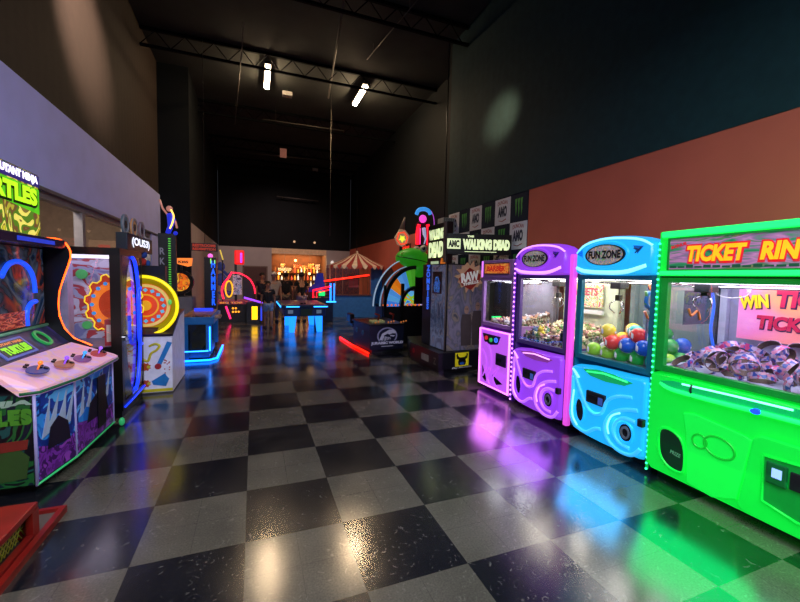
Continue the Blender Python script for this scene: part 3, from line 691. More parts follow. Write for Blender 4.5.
MB(FZD).tube(spline([(3.56, 1.44, .004), (3.6, 1.38, .004), (3.68, 1.42, .004), (3.72, 1.34, .004)]), .01).build('orange_squiggle', mat('toy_orange', 'e08030', .4), zd)
MB(frg).tube([(x, 1.52 + .0 * x, c) for x, c in ()] or [(.33 + .12 * cos(k / 12 * 2 * pi), 1.60 + .05 * sin(k / 12 * 2 * pi), -.4) for k in range(12)], .004, closed=True).build('cable_loop', WHITEP, tg)
inside_light(frg, .1, GW - .1, 1.66, -.78, -.12, 6, (.93, .9, 1), tg)

# ---------------------------------------------------------------- prizes
# coloured balls
bcol = [('blue', '1c58c8'), ('green', '20a040'), ('red', 'd03838'), ('yellow', 'd8c040'), ('teal', '30a8a8'), ('white', 'd8dce8'), ('lime', '8cc83c'), ('orange', 'e0803a')]
protos = {}
for n, h in bcol:
    protos[n] = MB().ball((0, 0, 0), .074, 20, 12).build('play_ball', art('ball_' + n, [h, h, h, h, 'e8e8f0'], 9, .10, 1.0, rough=.15), None, origin=(0, 0, 0))
used = set(); cnt = 0
plan = []
R_ = .075
for li, (z, n, m, off) in enumerate(((.868 + R_, 5, 4, 0), (.868 + R_ * 2.5, 4, 4, .5), (.868 + R_ * 3.9, 3, 3, 1))):
    for i in range(n):
        for j in range(m):
            if li == 2 and (i + j) % 2: continue
            if li == 1 and i == 0 and j == m - 1: continue
            plan.append((.165 + (i + off) * .165, z + random.uniform(-.004, .004), -.70 + (j + off) * .178 - (.05 if li == 1 else 0), li))
for a, z, c, li in plan:
    n, h = random.choice(bcol[:3] * 2 + bcol[3:7]); o = protos[n]; p = on_deck(frc, a, z, c)
    if n in used: o = dup(o, p, ch=[])
    else: used.add(n); o.location = p
    where = ('lowest layer', 'middle layer', 'top of the heap')[li]
    tag(o, '%s swirl plastic ball in the blue claw machine, %s' % (n, where), 'ball', 'balls in the blue claw machine')
for n, h in bcol:
    if n not in used: bpy.data.objects.remove(protos[n])
# ticket rings
band = art('ring_print', ['b8a0c8', 'a83068', 'a890b8', '3048a0', 'c07898', '8a7480'], 42, .06, 0, kind='voronoi')
kraft = mat('kraft_inner', '5c4840', .7)
def ringmesh(r, h):
    t = MB(); t.ringd(0, 0, r - .003, r, -h / 2, h / 2, 26); o = t.build('ticket_ring', band, None, origin=(0, 0, 0))
    k = MB().ringd(0, 0, r - .006, r - .0032, -h / 2 + .001, h / 2 - .001, 26); k.build('lining', kraft, o); return o
pr_ = [ringmesh(.088, .05), ringmesh(.076, .048)]; first = [True, True]; kk = [kids(p) for p in pr_]
idx = 0
for li, (z, nx, ny) in enumerate(((1.00, 6, 4), (1.075, 5, 4), (1.15, 4, 3))):
    for i in range(nx):
        for j in range(ny):
            if li == 1 and j == ny - 1 and i % 3 == 0: continue
            if li == 2 and j == ny - 1: continue
            a = .15 + (i + .5 * li) * .182 + random.uniform(-.015, .015); c = -.70 + (j + .3 * li) * .19 + random.uniform(-.015, .015)
            p = on_deck(frg, a, z + random.uniform(-.008, .012), c); w_ = idx % 2
            rot = (random.uniform(-.9, .9) + (pi / 2 if random.random() < .25 else 0), random.uniform(-.7, .7), random.uniform(0, 6))
            o = pr_[w_]
            if first[w_]: first[w_] = False; o.location = p; o.rotation_euler = rot
            else: o = dup(o, p, rot, ch=kk[w_])
            tag(o, 'printed pink and blue paper ticket ring piled in the green prize machine', 'ticket ring', 'ticket rings in the green machine'); idx += 1
# candy
def candy_heap(fr, a0, a1, c0, c1, z0, zf, nx, ny, group, lab, cols):
    ps = []
    for n, h in cols:
        mb = MB().ball((0, 0, 0), .021, 8, 6, (1.25, 1, 1)).prism([(.024, .004), (.046, .018), (.046, -.018), (.024, -.004)], -.004, .004).prism([(-.024, .004), (-.046, .018), (-.046, -.018), (-.024, -.004)], -.004, .004)
        ps.append((n, mb.build('wrapped_candy', mat('candy_' + n, h, .3, em=h, es=.05), None, origin=(0, 0, 0))))
    f = set()
    for i in range(nx):
        for j in range(ny):
            u = (i + .5) / nx; v = (j + .5) / ny; a = a0 + (a1 - a0) * u + random.uniform(-.012, .012); c = c0 + (c1 - c0) * v + random.uniform(-.012, .012)
            z = zf(u, v) + .012 + random.uniform(-.004, .018); k = random.randrange(len(ps)); n, o = ps[k]; p = on_deck(fr, a, z, c); rot = (random.uniform(-1, 1), random.uniform(-1, 1), random.uniform(0, 6))
            if k in f: o = dup(o, p, rot, ch=[])
            else: f.add(k); o.location = p; o.rotation_euler = rot
            tag(o, lab % n, 'candy', group)
    g = 14; vs = []; fs = []
    for i in range(g + 1):
        for j in range(g + 1):
            vs.append((a0 + (a1 - a0) * i / g, zf(i / g, j / g), c0 + (c1 - c0) * j / g))
    for i in range(g):
        for j in range(g): fs.append((i * (g + 1) + j, i * (g + 1) + j + 1, (i + 1) * (g + 1) + j + 1, (i + 1) * (g + 1) + j))
    n0 = len(vs); rim = [(i, 0) for i in range(g)] + [(g, j) for j in range(g)] + [(i, g) for i in range(g, 0, -1)] + [(0, j) for j in range(g, 0, -1)]
    for i, j in rim: vs.append((a0 + (a1 - a0) * i / g, z0, c0 + (c1 - c0) * j / g))
    L = len(rim)
    for k in range(L):
        i, j = rim[k]; i2, j2 = rim[(k + 1) % L]; fs.append((i * (g + 1) + j, i2 * (g + 1) + j2, n0 + (k + 1) % L, n0 + k))
    o = MB(fr).add(vs, fs).build('candy_pile', art('candy_bed_' + lab[:4], ['2c4a28', 'a89880', '6a3a30', 'd0c8b0', '3a6a3a', 'b09aa0'], 40, .04, 0, kind='voronoi'))
    tag(o, 'deep bed of small mixed sweets ' + group.split('candy ')[1], 'candy', kind='stuff')
candy_heap(frp, .14, .90, -.80, -.07, .872, lambda u, v: .96 + .16 * (1 - v) * (1 - .35 * u), 15, 13, 'loose candy in the wide purple machine', '%s wrapped sweet lying on the candy bed in the wide purple machine',
           [('cream', 'e0d8b8'), ('green', '5a9050'), ('pink', 'd09898'), ('brown', '5a3428'), ('olive', '7a8440')])
candy_heap(frt, .09, .68, -.75, -.08, .992, lambda u, v: 1.03 + .16 * (1 - v) * u, 9, 9, 'loose candy in the narrow purple machine', '%s twist-wrapped sweet on the candy bed in the narrow purple machine',
           [('peach', 'd8a888'), ('white', 'e0e0e8'), ('plum', '80506a')])
# plush prizes at the front of the candy machine
for (a, z, c, h, l) in ((.42, 1.0, -.12, 'd8c850', 'yellow plush toy at the front of the candy heap'), (.30, .98, -.13, '5a78a0', 'blue grey plush toy at the front left of the candy heap'), (.62, 1.0, -.14, 'd0b898', 'cream star plush toy at the front of the candy heap'), (.78, .985, -.12, '2a2c34', 'black plush toy at the front right of the candy heap')):
    p = on_deck(frp, a, z, c); t = thing('plush_toy', l, 'plush toy', p)
    m = mat('plush_' + h, h, .9, bump=.4, nscale=60)
    MB().ball((p.x, p.y, p.z), .042, 12, 8).build('body', m, t)
    MB().ball((p.x - .01, p.y, p.z + .055), .034, 12, 8).ball((p.x, p.y - .026, p.z + .088), .013, 8, 6).ball((p.x, p.y + .026, p.z + .088), .013, 8, 6).build('head', m, t)
    MB().ball((p.x - .01, p.y + .045, p.z + .01), .017, 8, 6).ball((p.x - .01, p.y - .045, p.z + .01), .017, 8, 6).each('arms', m, t)
    MB().ball((p.x - .041, p.y - .012, p.z + .06), .005, 6, 4).ball((p.x - .041, p.y + .012, p.z + .06), .005, 6, 4).each('eyes', BLACK, t)

# ================================================================== LEFT ROW
# ---- four-player brawler cabinet
tm = thing('arcade_cabinet', 'four-player arcade cabinet with green comic title marquee and orange neon edge, nearest on the left', 'arcade cabinet', (-1.85, 4.1, 0))
MB().prism([(-1.55, 3.6), (-1.47, 3.97), (-1.43, 4.7), (-2.25, 4.7), (-2.25, 3.6)], 0, .08).build('kick_base', BLACK, tm)
MB().prism([(-1.5, 3.5), (-1.42, 3.95), (-1.385, 4.75), (-2.3, 4.75), (-2.3, 3.5)], .08, .765).build('base_body', mat('cab_navy', '10141f', .4), tm)
FS = frame((-2.3, 3.5, 0), (1, 0, 0))
sp = MB(FS).box(0, .79, .085, .76, .0, .006).build('side_art', art('side_art', ['0d2a1c', '14402a', '0a1a2a', '1c5a2c', '0c1018', '164a4a'], 2.5, .04, 1.8), tm)
text('NINJA', FS, .58, .70, .44, .05, mat('side_pale', '9ab8a8', .5), sp, c=.008, bold=.06, shear=.1)
text('TURTLES', FS, .52, .60, .55, .12, mat('side_green', '4a9028', .5), sp, c=.008, bold=.08)
MB(FS).prism([(.2, .1), (.75, .14), (.77, .3), (.66, .42), (.4, .4), (.25, .3)], .006, .010).build('splash_shape', mat('side_olive', '2e4a1c', .6), sp)
MB(FS).prism([(.3, .33), (.76, .36), (.77, .43), (.3, .41)], .010, .013).build('red_band', mat('side_red', '7a2018', .6), sp)
for k, (p0, p1) in enumerate((((-1.5, 3.5), (-1.42, 3.95)), ((-1.42, 3.95), (-1.385, 4.75)))):
    d = Vector((p1[0] - p0[0], p1[1] - p0[1], 0)); L_ = d.length; fr = frame((p0[0], p0[1], 0), d)
    pn = MB(fr).box(.02, L_ - .02, .1, .75, 0, .008).build('front_art', art('front_art_blue', ['1a6cc8', '2f8ce0', '0c2a78', '123a98', '5ab0e8', '2a1a50'], 2.2, .10, 1.2, stretch=(1, 1, 1.6)), tm)
    MB(fr).prism([(.02, .1), (L_ - .02, .1), (L_ - .02, .3), (L_ * .6, .26), (.02, .36)], .008, .011).build('purple_ground', art('ground_purple', ['5a1c7a', '7a30a0', '3c1458', '9040b0'], 7, .08, 1.5), pn)
    sh = MB(fr)
    for j in range(5):
        x = .05 + j * (L_ - .15) / 5
        sh.prism([(x, .4 + .05 * (j % 2)), (x + .08, .42), (x + .1 + .04 * (j % 3), .70)], .0115 + .0004 * j, .014 + .0004 * j)
    sh.each('steel_blade', mat('blade_pale', 'a8b8d0', .4, em='a8b8d0', es=.06), pn)
    MB(fr).prism([(L_ * .22, .3), (L_ * .8, .28), (L_ * .74, .44), (L_ * .5, .52), (L_ * .3, .46)], .0165, .019).build('dark_splash', mat('splash_dark', '100c20', .5), pn)
    if k == 1: MB(fr).box(.38, .56, .17, .66, .019, .03).build('coin_door', BLACK, pn, bevel=.005)
trim = mat('lavender_trim', 'a8a0d8', .3, em='a8a0d8', es=.1)
mbt = MB()
for x, y in ((-1.497, 3.505), (-1.417, 3.95), (-1.378, 4.74)): mbt.tube([(x, y, .07), (x, y, .765)], .011, 6)
mbt.each('corner_trim', trim, tm)
MB().tube([(-1.495, 3.5, .078), (-1.412, 3.95, .078), (-1.375, 4.76, .078)], .009, 6).build('green_edge', mat('green_trim', '38b068', .3, em='30c070', es=.3), tm)
MB().ball((-1.33, 4.83, .05), .028, 10, 8, (1, 1, 1.6)).build('corner_bumper', mat('green_trim', '38b068', .3), tm)
# control deck
deckp = [(-1.56, 3.46, .80), (-1.46, 3.50, .80), (-1.345, 3.92, .80), (-1.305, 4.66, .80), (-1.37, 4.78, .80), (-1.62, 4.70, .92), (-1.70, 4.70, .95), (-1.74, 3.5, .95)]
dk = MB(); n = len(deckp)
dk.add([(x, y, z - .045) for x, y, z in deckp] + deckp, [tuple(range(n))[::-1], tuple(range(n, 2 * n))] + [(i, (i + 1) % n, n + (i + 1) % n, n + i) for i in range(n)])
dko = dk.build('control_deck', art('deck_print', ['f0b0d8', 'f8b8c0', 'd8b0f0', 'f8c0a8', 'd098e0'], 3, .2, 1.4, const=False), tm)
MB().tube([(x, y, z - .028) for x, y, z in deckp[:5]], .012, 6).build('deck_edge', mat('deck_green', '1d6a40', .3), dko)
dn = Vector((.62, .12, 1)).normalized(); slope = lambda x: .80 + (-1.33 - x) * .38
for k, (x, y, hh, lab) in enumerate(((-1.55, 3.70, '3d4a9a', 'ff8030'), (-1.49, 3.98, 'c87850', '9050ff'), (-1.46, 4.26, '9a5aa0', '40a0ff'), (-1.43, 4.55, 'd05050', 'a060ff'))):
    z = slope(x) + .012; fr = (Vector((x, y, z)), Vector((0, 1, 0)), Vector((-1, 0, .38)).normalized(), Vector((.38, 0, 1)).normalized())
    st = MB(fr).disc(0, 0, .115, -.004, .006, 24, rb=.06).build('player_plate', mat('plate_' + hh, hh, .35), dko)
    MB(fr).tube([(-.01, 0, .006), (-.01, 0, .05)], .006).ball((-.01, 0, .06), .017, 10, 8).build('joystick', mat('stick_' + lab, lab, .3, em=lab, es=.8), st)
    MB(fr).disc(.05, .01, .016, .006, .016, 12).disc(.085, .02, .016, .006, .016, 12).disc(.06, -.025, .016, .006, .016, 12).each('button', BLACK, st)
    MB(fr).disc(-.02, .075, .013, 0, .012, 12).disc(.03, .085, .013, 0, .012, 12).each('start_button', BLACK, st)
# sloping speaker panel
FSP = frame((-1.73, 0, .95), (0, 1, 0), (-.17, 0, .17))
pnl = MB(FSP).box(3.52, 4.74, 0, .245, -.02, 0).build('speaker_panel', art('panel_purple', ['2a1a58', '3a2470', '1c1244', '24205a'], 3, .05, 1), tm)
plt = MB(FSP).box(3.74, 4.18, .02, .20, 0, .008).build('title_plate', mat('plate_blue', '6a78c8', .4, em='5060c0', es=.2), pnl)
MB(FSP).box(3.77, 4.15, .04, .18, .008, .011).build('plate_inset', mat('plate_black', '101018', .3), plt)
text('MUTANT NINJA', FSP, 3.96, .155, .34, .03, mat('plate_orange', 'e88840', .4, em='f09048', es=.5), plt, c=.012, bold=.05)
text('TURTLES', FSP, 3.96, .09, .34, .08, mat('plate_green', '90e020', .4, em='90e820', es=.7), plt, c=.012, bold=.07)
for y in (4.42, 3.55 + .06):
    s_ = MB(FSP).disc(y, .12, .062, 0, .006, 28).build('speaker_grille', mat('speaker_black', '14101c', .6), pnl)
    MB(FSP).ringd(y, .12, .066, .088, 0, .018, 32).build('speaker_ring', mat('speaker_green', '2c9048', .3, em='30c060', es=.3), s_)
MB().tube([(-1.895, 3.5, 1.13), (-1.895, 4.75, 1.13)], .014, 6).build('screen_trim', mat('trim_seafoam', '70a888', .3, em='70b890', es=.12), tm)
# screen
scr = art('fight_screen', ['10203a', '1a3858', '606878', '30343f', 'a04030', '182030'], 2.4, .14, 1.6, rough=.08, const=False)
sc_ = MB().box(-1.93, -1.90, 3.56, 4.70, 1.15, 1.86).build('screen', scr, tm)
FX = frame((-1.895, 0, 0), (0, 1, 0))
MB(FX).tube(spline([(4.02, 1.60, 0), (4.12, 1.70, 0), (4.28, 1.73, 0), (4.42, 1.68, 0), (4.50, 1.58, 0), (4.52, 1.45, 0)]), .022).tube(spline([(4.53, 1.37, 0), (4.43, 1.35, 0), (4.37, 1.28, 0), (4.37, 1.16, 0)]), .022).each('blue_screen_glow', mat('screen_blue', '2050ff', .3, em='2058ff', es=.8), sc_)
MB(FX).box(3.6, 4.34, 1.16, 1.30, .0, .004).build('red_caption', art('cap_red', ['a03828', '601c18', 'c06048', '302028'], 8, .5, .8, stretch=(1, 1, 5)), sc_)
MB().box(-2.28, -1.93, 3.52, 4.72, .765, 1.9).build('monitor_housing', BLACK, tm)
# side wings with neon edges
prof = [(-2.28, 1.96), (-1.90, 1.97), (-1.80, 1.965), (-1.74, 1.93), (-1.705, 1.865), (-1.70, 1.80), (-1.72, 1.72), (-1.765, 1.58), (-1.80, 1.45), (-1.81, 1.33), (-1.805, 1.21), (-1.765, 1.08), (-1.69, .98), (-1.60, .93), (-1.55, .90), (-1.6, .80), (-2.28, .80)]
for y0, y1 in ((4.73, 4.76), (3.50, 3.53)):
    FW = frame((0, y0, 0), (1, 0, 0)); near = y0 < 4; pf = [p for p in prof if p[0] < -1.735] if near else prof
    wg = MB(FW).prism(pf, -(y1 - y0), 0).build('side_wing', mat('wing_black', '0a090c', .35), tm)
    edge = spline([(a, b, -.015) for a, b in (pf[1:3] if near else prof[1:15])], 4)
    MB(FW).tube(edge, .010, 8).build('neon_edge', mat('neon_orange', 'ff5a10', .3, em='ff4a0c', es=5.5), wg)
MB().box(-2.28, -1.73, 3.53, 4.73, 1.87, 1.955).build('marquee_shelf', mat('shelf_navy', '181838', .25), tm, bevel=.01)
MB().box(-1.735, -1.725, 3.9, 4.5, 1.895, 1.93).build('shelf_light', mat('shelf_blue', '2030a0', .4, em='2840d0', es=.7), tm)
# marquee
FM = frame((-1.9, 0, 0), (0, 1, 0))
mq = MB().box(-2.2, -1.9, 3.55, 4.66, 1.955, 2.55).build('marquee_box', CHAR, tm)
mf = MB(FM).box(3.56, 4.65, 1.96, 2.54, 0, .01).build('marquee_face', art('marquee_jungle', ['3a4a10', 'c8c020', '7a6a30', 'e8d860', '50781c', '6a4a28', 'a8a030', 'd8d0a0', '2c2030'], 3.2, .85, .8), mq)
MB(FM).box(3.56, 4.65, 2.43, 2.535, .01, .014).build('title_band', mat('band_violet', '2a2050', .4, em='4030a0', es=.4), mf)
MB(FM).prism([(3.56, 2.24), (3.7, 2.26), (4.2, 2.22), (4.64, 2.18), (4.64, 2.41), (3.56, 2.43)], .011, .014).build('title_splash', art('title_splash', ['20a018', '60d020', '108010'], 3, .7, 1, const=False), mf)
text('TEENAGE MUTANT NINJA', FM, 4.09, 2.483, 1.06, .085, mat('title_white', 'f0e8ff', .4, em='f0e8ff', es=1.8), mf, c=.015, bold=.07)
text('TURTLES', FM, 4.09, 2.315, 1.04, .18, mat('title_dark', '0a3010', .4), mf, c=.015, bold=.12)
text('TURTLES', FM, 4.09, 2.325, 1.0, .155, mat('title_green', 'a8e020', .4, em='a8e820', es=1.3), mf, c=.019, bold=.06)

# ---- prize box with glass side and blue neon oval window
m2 = thing('prize_cabinet', 'tall black prize cabinet with blue neon oval window, beyond the four-player cabinet', 'prize machine', (-1.85, 5.5, 0))
X1 = -1.38; X0 = -2.28; Y0 = 5.08; Y1 = 5.97
MB().box(X0, X1 - .02, Y0 + .02, Y1 - .02, 0, .08).build('kick_base', BLACK, m2)
MB().box(X0, X1, Y0, Y1, .08, .18).box(X0, X1, Y0, Y1, 1.84, 1.92).each('end_frame', mat('box_black', '0b0b10', .3), m2)
MB().box(X1 - .10, X1, Y0, Y0 + .07, .18, 1.84).box(X1 - .05, X1, Y1 - .05, Y1, .18, 1.84).box(X0, X0 + .07, Y0, Y0 + .07, .18, 1.84).box(X0, X0 + .07, Y1 - .07, Y1, .18, 1.84).each('corner_post', mat('post_brown_black', '17110f', .35), m2)
MB().box(X0, X1 - .1, Y0 + .01, Y0 + .03, .18, .82).build('lower_side_panel', BLACK, m2)
MB().box(X0 + .07, X1 - .10, Y0 + .01, Y0 + .018, .82, 1.84).build('side_glass', GL, m2)
MB().box(X0, X0 + .03, Y0 + .07, Y1 - .07, .18, 1.84).build('back_wall', mat('box_back_violet', '8a80a8', .5), m2)
MB().box(X0 + .03, X1 - .05, Y0 + .03, Y1 - .05, .78, .81).build('deck', mat('box_deck', '6a6888', .4), m2)
MB().box(X0 + .03, X1 - .05, Y1 - .07, Y1 - .05, .18, 1.84).build('far_wall', art('far_wall_art', ['c8c0d8', 'b8b0c8', 'a84048', '9898b8', '7878a8'], 3, .12, 1.2, stretch=(1, 1, 2)), m2)
# playfield gear wheel inside
FG = frame((0, Y1 - .075, 0), (1, 0, 0)); cg = (-1.66, 1.24)
pts = []
for k in range(72):
    t = 2 * pi * k / 72; r = .36 + (.035 if (k // 3) % 2 else -.01); pts.append((cg[0] + r * cos(t) * .8, cg[1] + r * sin(t)))
gw = MB(FG).prism(pts, 0, .03).build('gear_wheel', mat('gear_red', 'b03c20', .4, em='c84018', es=.35), m2)
MB(FG).tube([(x, y, .03) for x, y in pts], .009, 6, closed=True).build('gear_outline', mat('gear_yellow', 'e8c830', .3, em='f0c828', es=.8), gw)
MB(FG).ringd(cg[0], cg[1], .17, .25, .03, .036, 40, k=1.15).build('gear_ring', mat('gear_orange', 'e87828', .4, em='f07820', es=.55), gw)
mb = MB(FG)
for k in range(16):
    t = 2 * pi * k / 16; mb.disc(cg[0] + .235 * cos(t), cg[1] + .285 * sin(t), .024, .037, .046, 8)
mb.each('gear_stud', mat('stud_blue', '3f8ac8', .3, em='4090d0', es=.5), gw)
MB(FG).disc(-2.0, 1.62, .06, 0, .02).disc(-1.96, .98, .05, 0, .02).each('playfield_bumper', mat('bumper_green', '50a860', .3, em='50b060', es=.25), m2)
MB().box(-2.15, -2.0, Y0 + .4, Y0 + .55, .81, 1.75).build('ticket_column', mat('column_pale', 'b0a8c8', .4), m2)
MB().box(X0 + .1, X1 - .1, Y0 + .1, Y1 - .1, 1.82, 1.838).build('inner_lamp', mat('box_lamp', 'ffffff', .4, em='e8e0ff', es=1.6), m2)
# front with oval window
FF = frame((X1, 0, 0), (0, 1, 0))
oc, oz, orr, orz = 5.50, 1.02, .26, .80
mb = MB(FF); outer = []; inner_ = []
nseg = 48
for k in range(nseg):
    t = 2 * pi * k / nseg; cx, sx = cos(t), sin(t); inner_.append((oc + orr * cx, oz + orz * sx))
    s_ = min((.40 if cx >= 0 else .35) / max(abs(cx), 1e-6), .82 / max(abs(sx), 1e-6)); outer.append((oc + s_ * cx, oz + s_ * sx))
rings = [[(inner_[k][0], inner_[k][1], -.03), (outer[k][0], outer[k][1], -.03), (outer[k][0], outer[k][1], 0), (inner_[k][0], inner_[k][1], 0)] for k in range(nseg)]
rings.append(rings[0])
ff = mb.loft(rings, cap=False, smooth=False, closed=True).build('front_panel', mat('panel_navy', '0e1430', .25), m2)
MB(FF).tube([(oc + (orr + .01) * cos(-1.5 + 3.1 * k / 48), oz + (orz + .01) * sin(-1.5 + 3.1 * k / 48), .012) for k in range(49)], .02, 8).build('oval_neon', mat('neon_blue', '1838ff', .3, em='1434ff', es=1.8), ff)
MB(FF).prism([(oc + orr * .97 * cos(2 * pi * k / 40), oz + orz * .98 * sin(2 * pi * k / 40)) for k in range(40)], -.02, -.014).build('oval_glass', GL, ff)
MB(FF).tube(spline([(5.74, 1.46, .03), (5.66, 1.42, .035), (5.63, 1.3, .035), (5.63, .95, .035), (5.66, .78, .035), (5.76, .74, .03)]), .02).build('neon_handle', mat('neon_blue', '1838ff', .3), ff)
MB(FF).disc(5.17, .91, .035, 0, .02).build('lock', CHROME, ff)
MB(FF).tube([(5.12, .12, .008), (5.5, .12, .008), (5.95, .14, .008)], .01).build('blue_foot_light', mat('neon_blue', '1838ff', .3), ff)
text('CUT IT', FF, 5.56, .21, .26, .08, mat('brand_blue', '2048ff', .3, em='2048ff', es=1.2), ff, c=.002, bold=.04, shear=.3)
# boxed toys seen through the oval
def toybox(x, y, z, w_, d, h, hexes, lab):
    t = thing('toy_box', lab, 'toy box', (x, y, z)); MB().box(x - w_ / 2, x + w_ / 2, y - d / 2, y + d / 2, z, z + h).build('carton', mat('carton_' + hexes[0], hexes[0], .5, em=hexes[0], es=.05), t, bevel=.004)
    MB().box(x + w_ / 2, x + w_ / 2 + .002, y - d * .36, y + d * .36, z + h * .15, z + h * .8).box(x - w_ * .36, x + w_ * .36, y - d / 2 - .002, y - d / 2, z + h * .15, z + h * .8).each('printed_panel', mat('print_' + hexes[1], hexes[1], .5), t)
for k, (y, z, hs, l) in enumerate(((5.35, .81, ('a83038', 'd8c8c0'), 'red boxed toy low in the blue oval window, nearer'), (5.62, .81, ('2850a0', 'b8c8e0'), 'blue boxed toy low in the blue oval window, farther'))):
    toybox(-1.52, y, z, .14, .2, .3, hs, l)
for k, (y, z, hs, l) in enumerate(((5.34, .18, ('8a8098', 'b04858'), 'grey boxed toy at the foot of the oval window, nearer'), (5.62, .18, ('c05050', 'e0d0d0'), 'pale red boxed toy at the foot of the oval window, farther'))):
    toybox(-1.55, y, z, .16, .2, .34, hs, l)
MB().box(X0 + .03, X1 - .05, Y0 + .03, Y1 - .07, .172, .182).build('lower_deck', mat('box_deck', '6a6888', .4), m2)
# lit counter sign and round badges on its top
sgn = thing('led_sign', 'black LED sign showing bright white characters on top of the oval-window cabinet', 'sign', (-1.46, 5.85, 1.92))
MB().box(-1.52, -1.40, 5.45, 6.65, 1.92, 2.13).build('sign_case', mat('sign_case_navy', '141a30', .3), sgn, bevel=.01)
text('(OUS3)', frame((-1.399, 0, 0), (0, 1, 0)), 6.05, 2.03, .84, .13, mat('led_white', 'e8ecff', .4, em='e8ecff', es=1.6), sgn, bold=.02)
MB().box(-1.50, -1.44, 5.98, 6.02, 2.10, 2.16).build('sign_post', CHAR, sgn)
for k, (y, c1, nm) in enumerate(((5.55, '4a5864', 'blue grey'), (5.92, 'a87850', 'orange brown'), (6.28, '6a5058', 'dull red'))):
    b_ = thing('round_badge', '%s round badge standing above the LED sign' % nm, 'badge', (-1.45, y, 2.11))
    FB = frame((-1.44, 0, 0), (0, 1, 0))
    pl = MB(FB).disc(y, 2.23, .12, -.02, 0, 24).build('badge_disc', mat('badge_' + c1, c1, .4, em=c1, es=.25), b_)
    MB(FB).ringd(y, 2.23, .095, .12, 0, .008, 24).build('badge_rim', mat('badge_rim', '8a8890', .4), pl)
    MB(FB).disc(y, 2.23, .05, .0, .006, 6).build('badge_emblem', CHAR, pl)
# ---- big wheel game
wg = thing('wheel_game', 'wheel game with huge yellow-rimmed orange wheel above a white base printed with comic gears', 'wheel game', (-1.25, 6.5, 0))
MB().prism([(6.0, 0.03), (7.0, 0.03), (7.0, 1.0), (6.6, 1.0), (6.0, .80)], 0, 1) if False else None
FWX = frame((-1.62, 0, 0), (0, 1, 0))
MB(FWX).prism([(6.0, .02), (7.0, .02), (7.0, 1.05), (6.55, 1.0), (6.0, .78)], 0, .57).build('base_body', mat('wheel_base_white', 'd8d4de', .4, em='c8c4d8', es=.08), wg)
FK = frame((0, 6.0, 0), (1, 0, 0))
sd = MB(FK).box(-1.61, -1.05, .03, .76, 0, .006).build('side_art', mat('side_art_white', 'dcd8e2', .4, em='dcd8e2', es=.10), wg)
MB(FK).box(-1.61, -1.05, .03, .07, .006, .009).build('yellow_base_line', mat('art_yellow', 'd8c828', .4), sd)
MB(FK).tube(spline([(-1.42, .50, .008), (-1.34, .46, .01), (-1.30, .56, .01), (-1.24, .60, .01), (-1.20, .66, .01), (-1.25, .69, .01), (-1.32, .66, .008)]), .016).build('yellow_snake', mat('art_yellow', 'd8c828', .4), sd)
MB(FK).prism([(-1.11, .72), (-1.05, .70), (-1.19, .38), (-1.24, .40)], .006, .012).build('blue_hammer', mat('art_blue', '2880c0', .4), sd)
MB(FK).disc(-1.22, .38, .04, .012, .018, 16).build('red_pivot', mat('art_red', 'b02c28', .4), sd)
MB(FK).prism([(-1.3, .18), (-1.14, .28), (-1.12, .24), (-1.09, .20), (-1.13, .10), (-1.28, .13)], .006, .012).build('blue_trumpet', mat('art_blue', '2880c0', .4), sd)
mb = MB(FK)
for x, y, r in ((-1.36, .38, .06), (-1.36, .15, .055)):
    mb.prism([(x + (r if k % 2 else r * .72) * cos(k * pi / 8), y + (r if k % 2 else r * .72) * sin(k * pi / 8)) for k in range(16)], .006, .012)
mb.each('printed_gear', mat('art_gear', 'c85020', .4), sd)
mb = MB(FK)
for k in range(12): mb.disc(-1.15 + .08 * random.random(), .28 + .2 * random.random(), .009, .006, .009, 8)
mb.each('printed_dot', mat('art_red', 'b02c28', .4), sd)
MB(FK).disc(-1.33, .38, .022, .013, .016, 12).disc(-1.33, .15, .02, .013, .016, 12).each('gear_hub', mat('art_yellow', 'd8c828', .4), sd)
MB(FWX).prism([(6.0, .79), (6.02, .80), (6.55, 1.01), (7.0, 1.06), (7.0, 1.08), (6.5, 1.04), (6.0, .82)], .0, .58).build('control_top', mat('wheel_top', '241c2c', .3), wg)
# wheel: bowl-shaped rim, face with studs
wc = (-1.39, 1.20)
FV = frame((0, 6.2, 0), (1, 0, 0))
rim = MB(FV)
rr = []
for k in range(57):
    t = 2 * pi * k / 56; rr.append([(wc[0] + r * cos(t), wc[1] + r * sin(t), c) for r, c in ((.27, .02), (.34, .03), (.385, .14), (.41, .15), (.42, .13), (.40, .0), (.36, -.06), (.27, -.02))])
rimo = rim.loft(rr, cap=False, smooth=True, closed=True).build('wheel_rim', mat('rim_yellow', '90860c', .3, em='a89808', es=.38), wg)
MB(FV).tube([(wc[0] + .40 * cos(k * pi / 32), wc[1] + .40 * sin(k * pi / 32), .15) for k in range(64)], .022, 8, closed=True).build('rim_light', mat('rim_neon', 'ffe818', .3, em='ffe010', es=.9), rimo)
fc = MB(FV).disc(wc[0], wc[1], .30, -.02, .035, 48).build('wheel_face', mat('face_red', 'd04818', .4, em='d83808', es=.45), wg)
MB(FV).ringd(wc[0], wc[1], .255, .295, .035, .042, 48).build('cream_ring', mat('face_cream', 'e8d078', .4, em='d8b050', es=.35), fc)
MB(FV).ringd(wc[0], wc[1], .14, .16, .035, .042, 40).build('yellow_ring', mat('face_yellow', 'f0b020', .4, em='e8a010', es=.4), fc)
mb = MB(FV)
for k in range(16):
    t = 2 * pi * k / 16; mb.disc(wc[0] + .215 * cos(t), wc[1] + .215 * sin(t), .03, .035, .043, 4, tilt=t)
mb.each('number_square', mat('face_blue', '58a8c8', .4, em='60b0d0', es=.5), fc)
MB(FV).disc(wc[0], wc[1], .07, .035, .06, 24).build('hub', mat('face_yellow', 'f0b020', .4), fc)
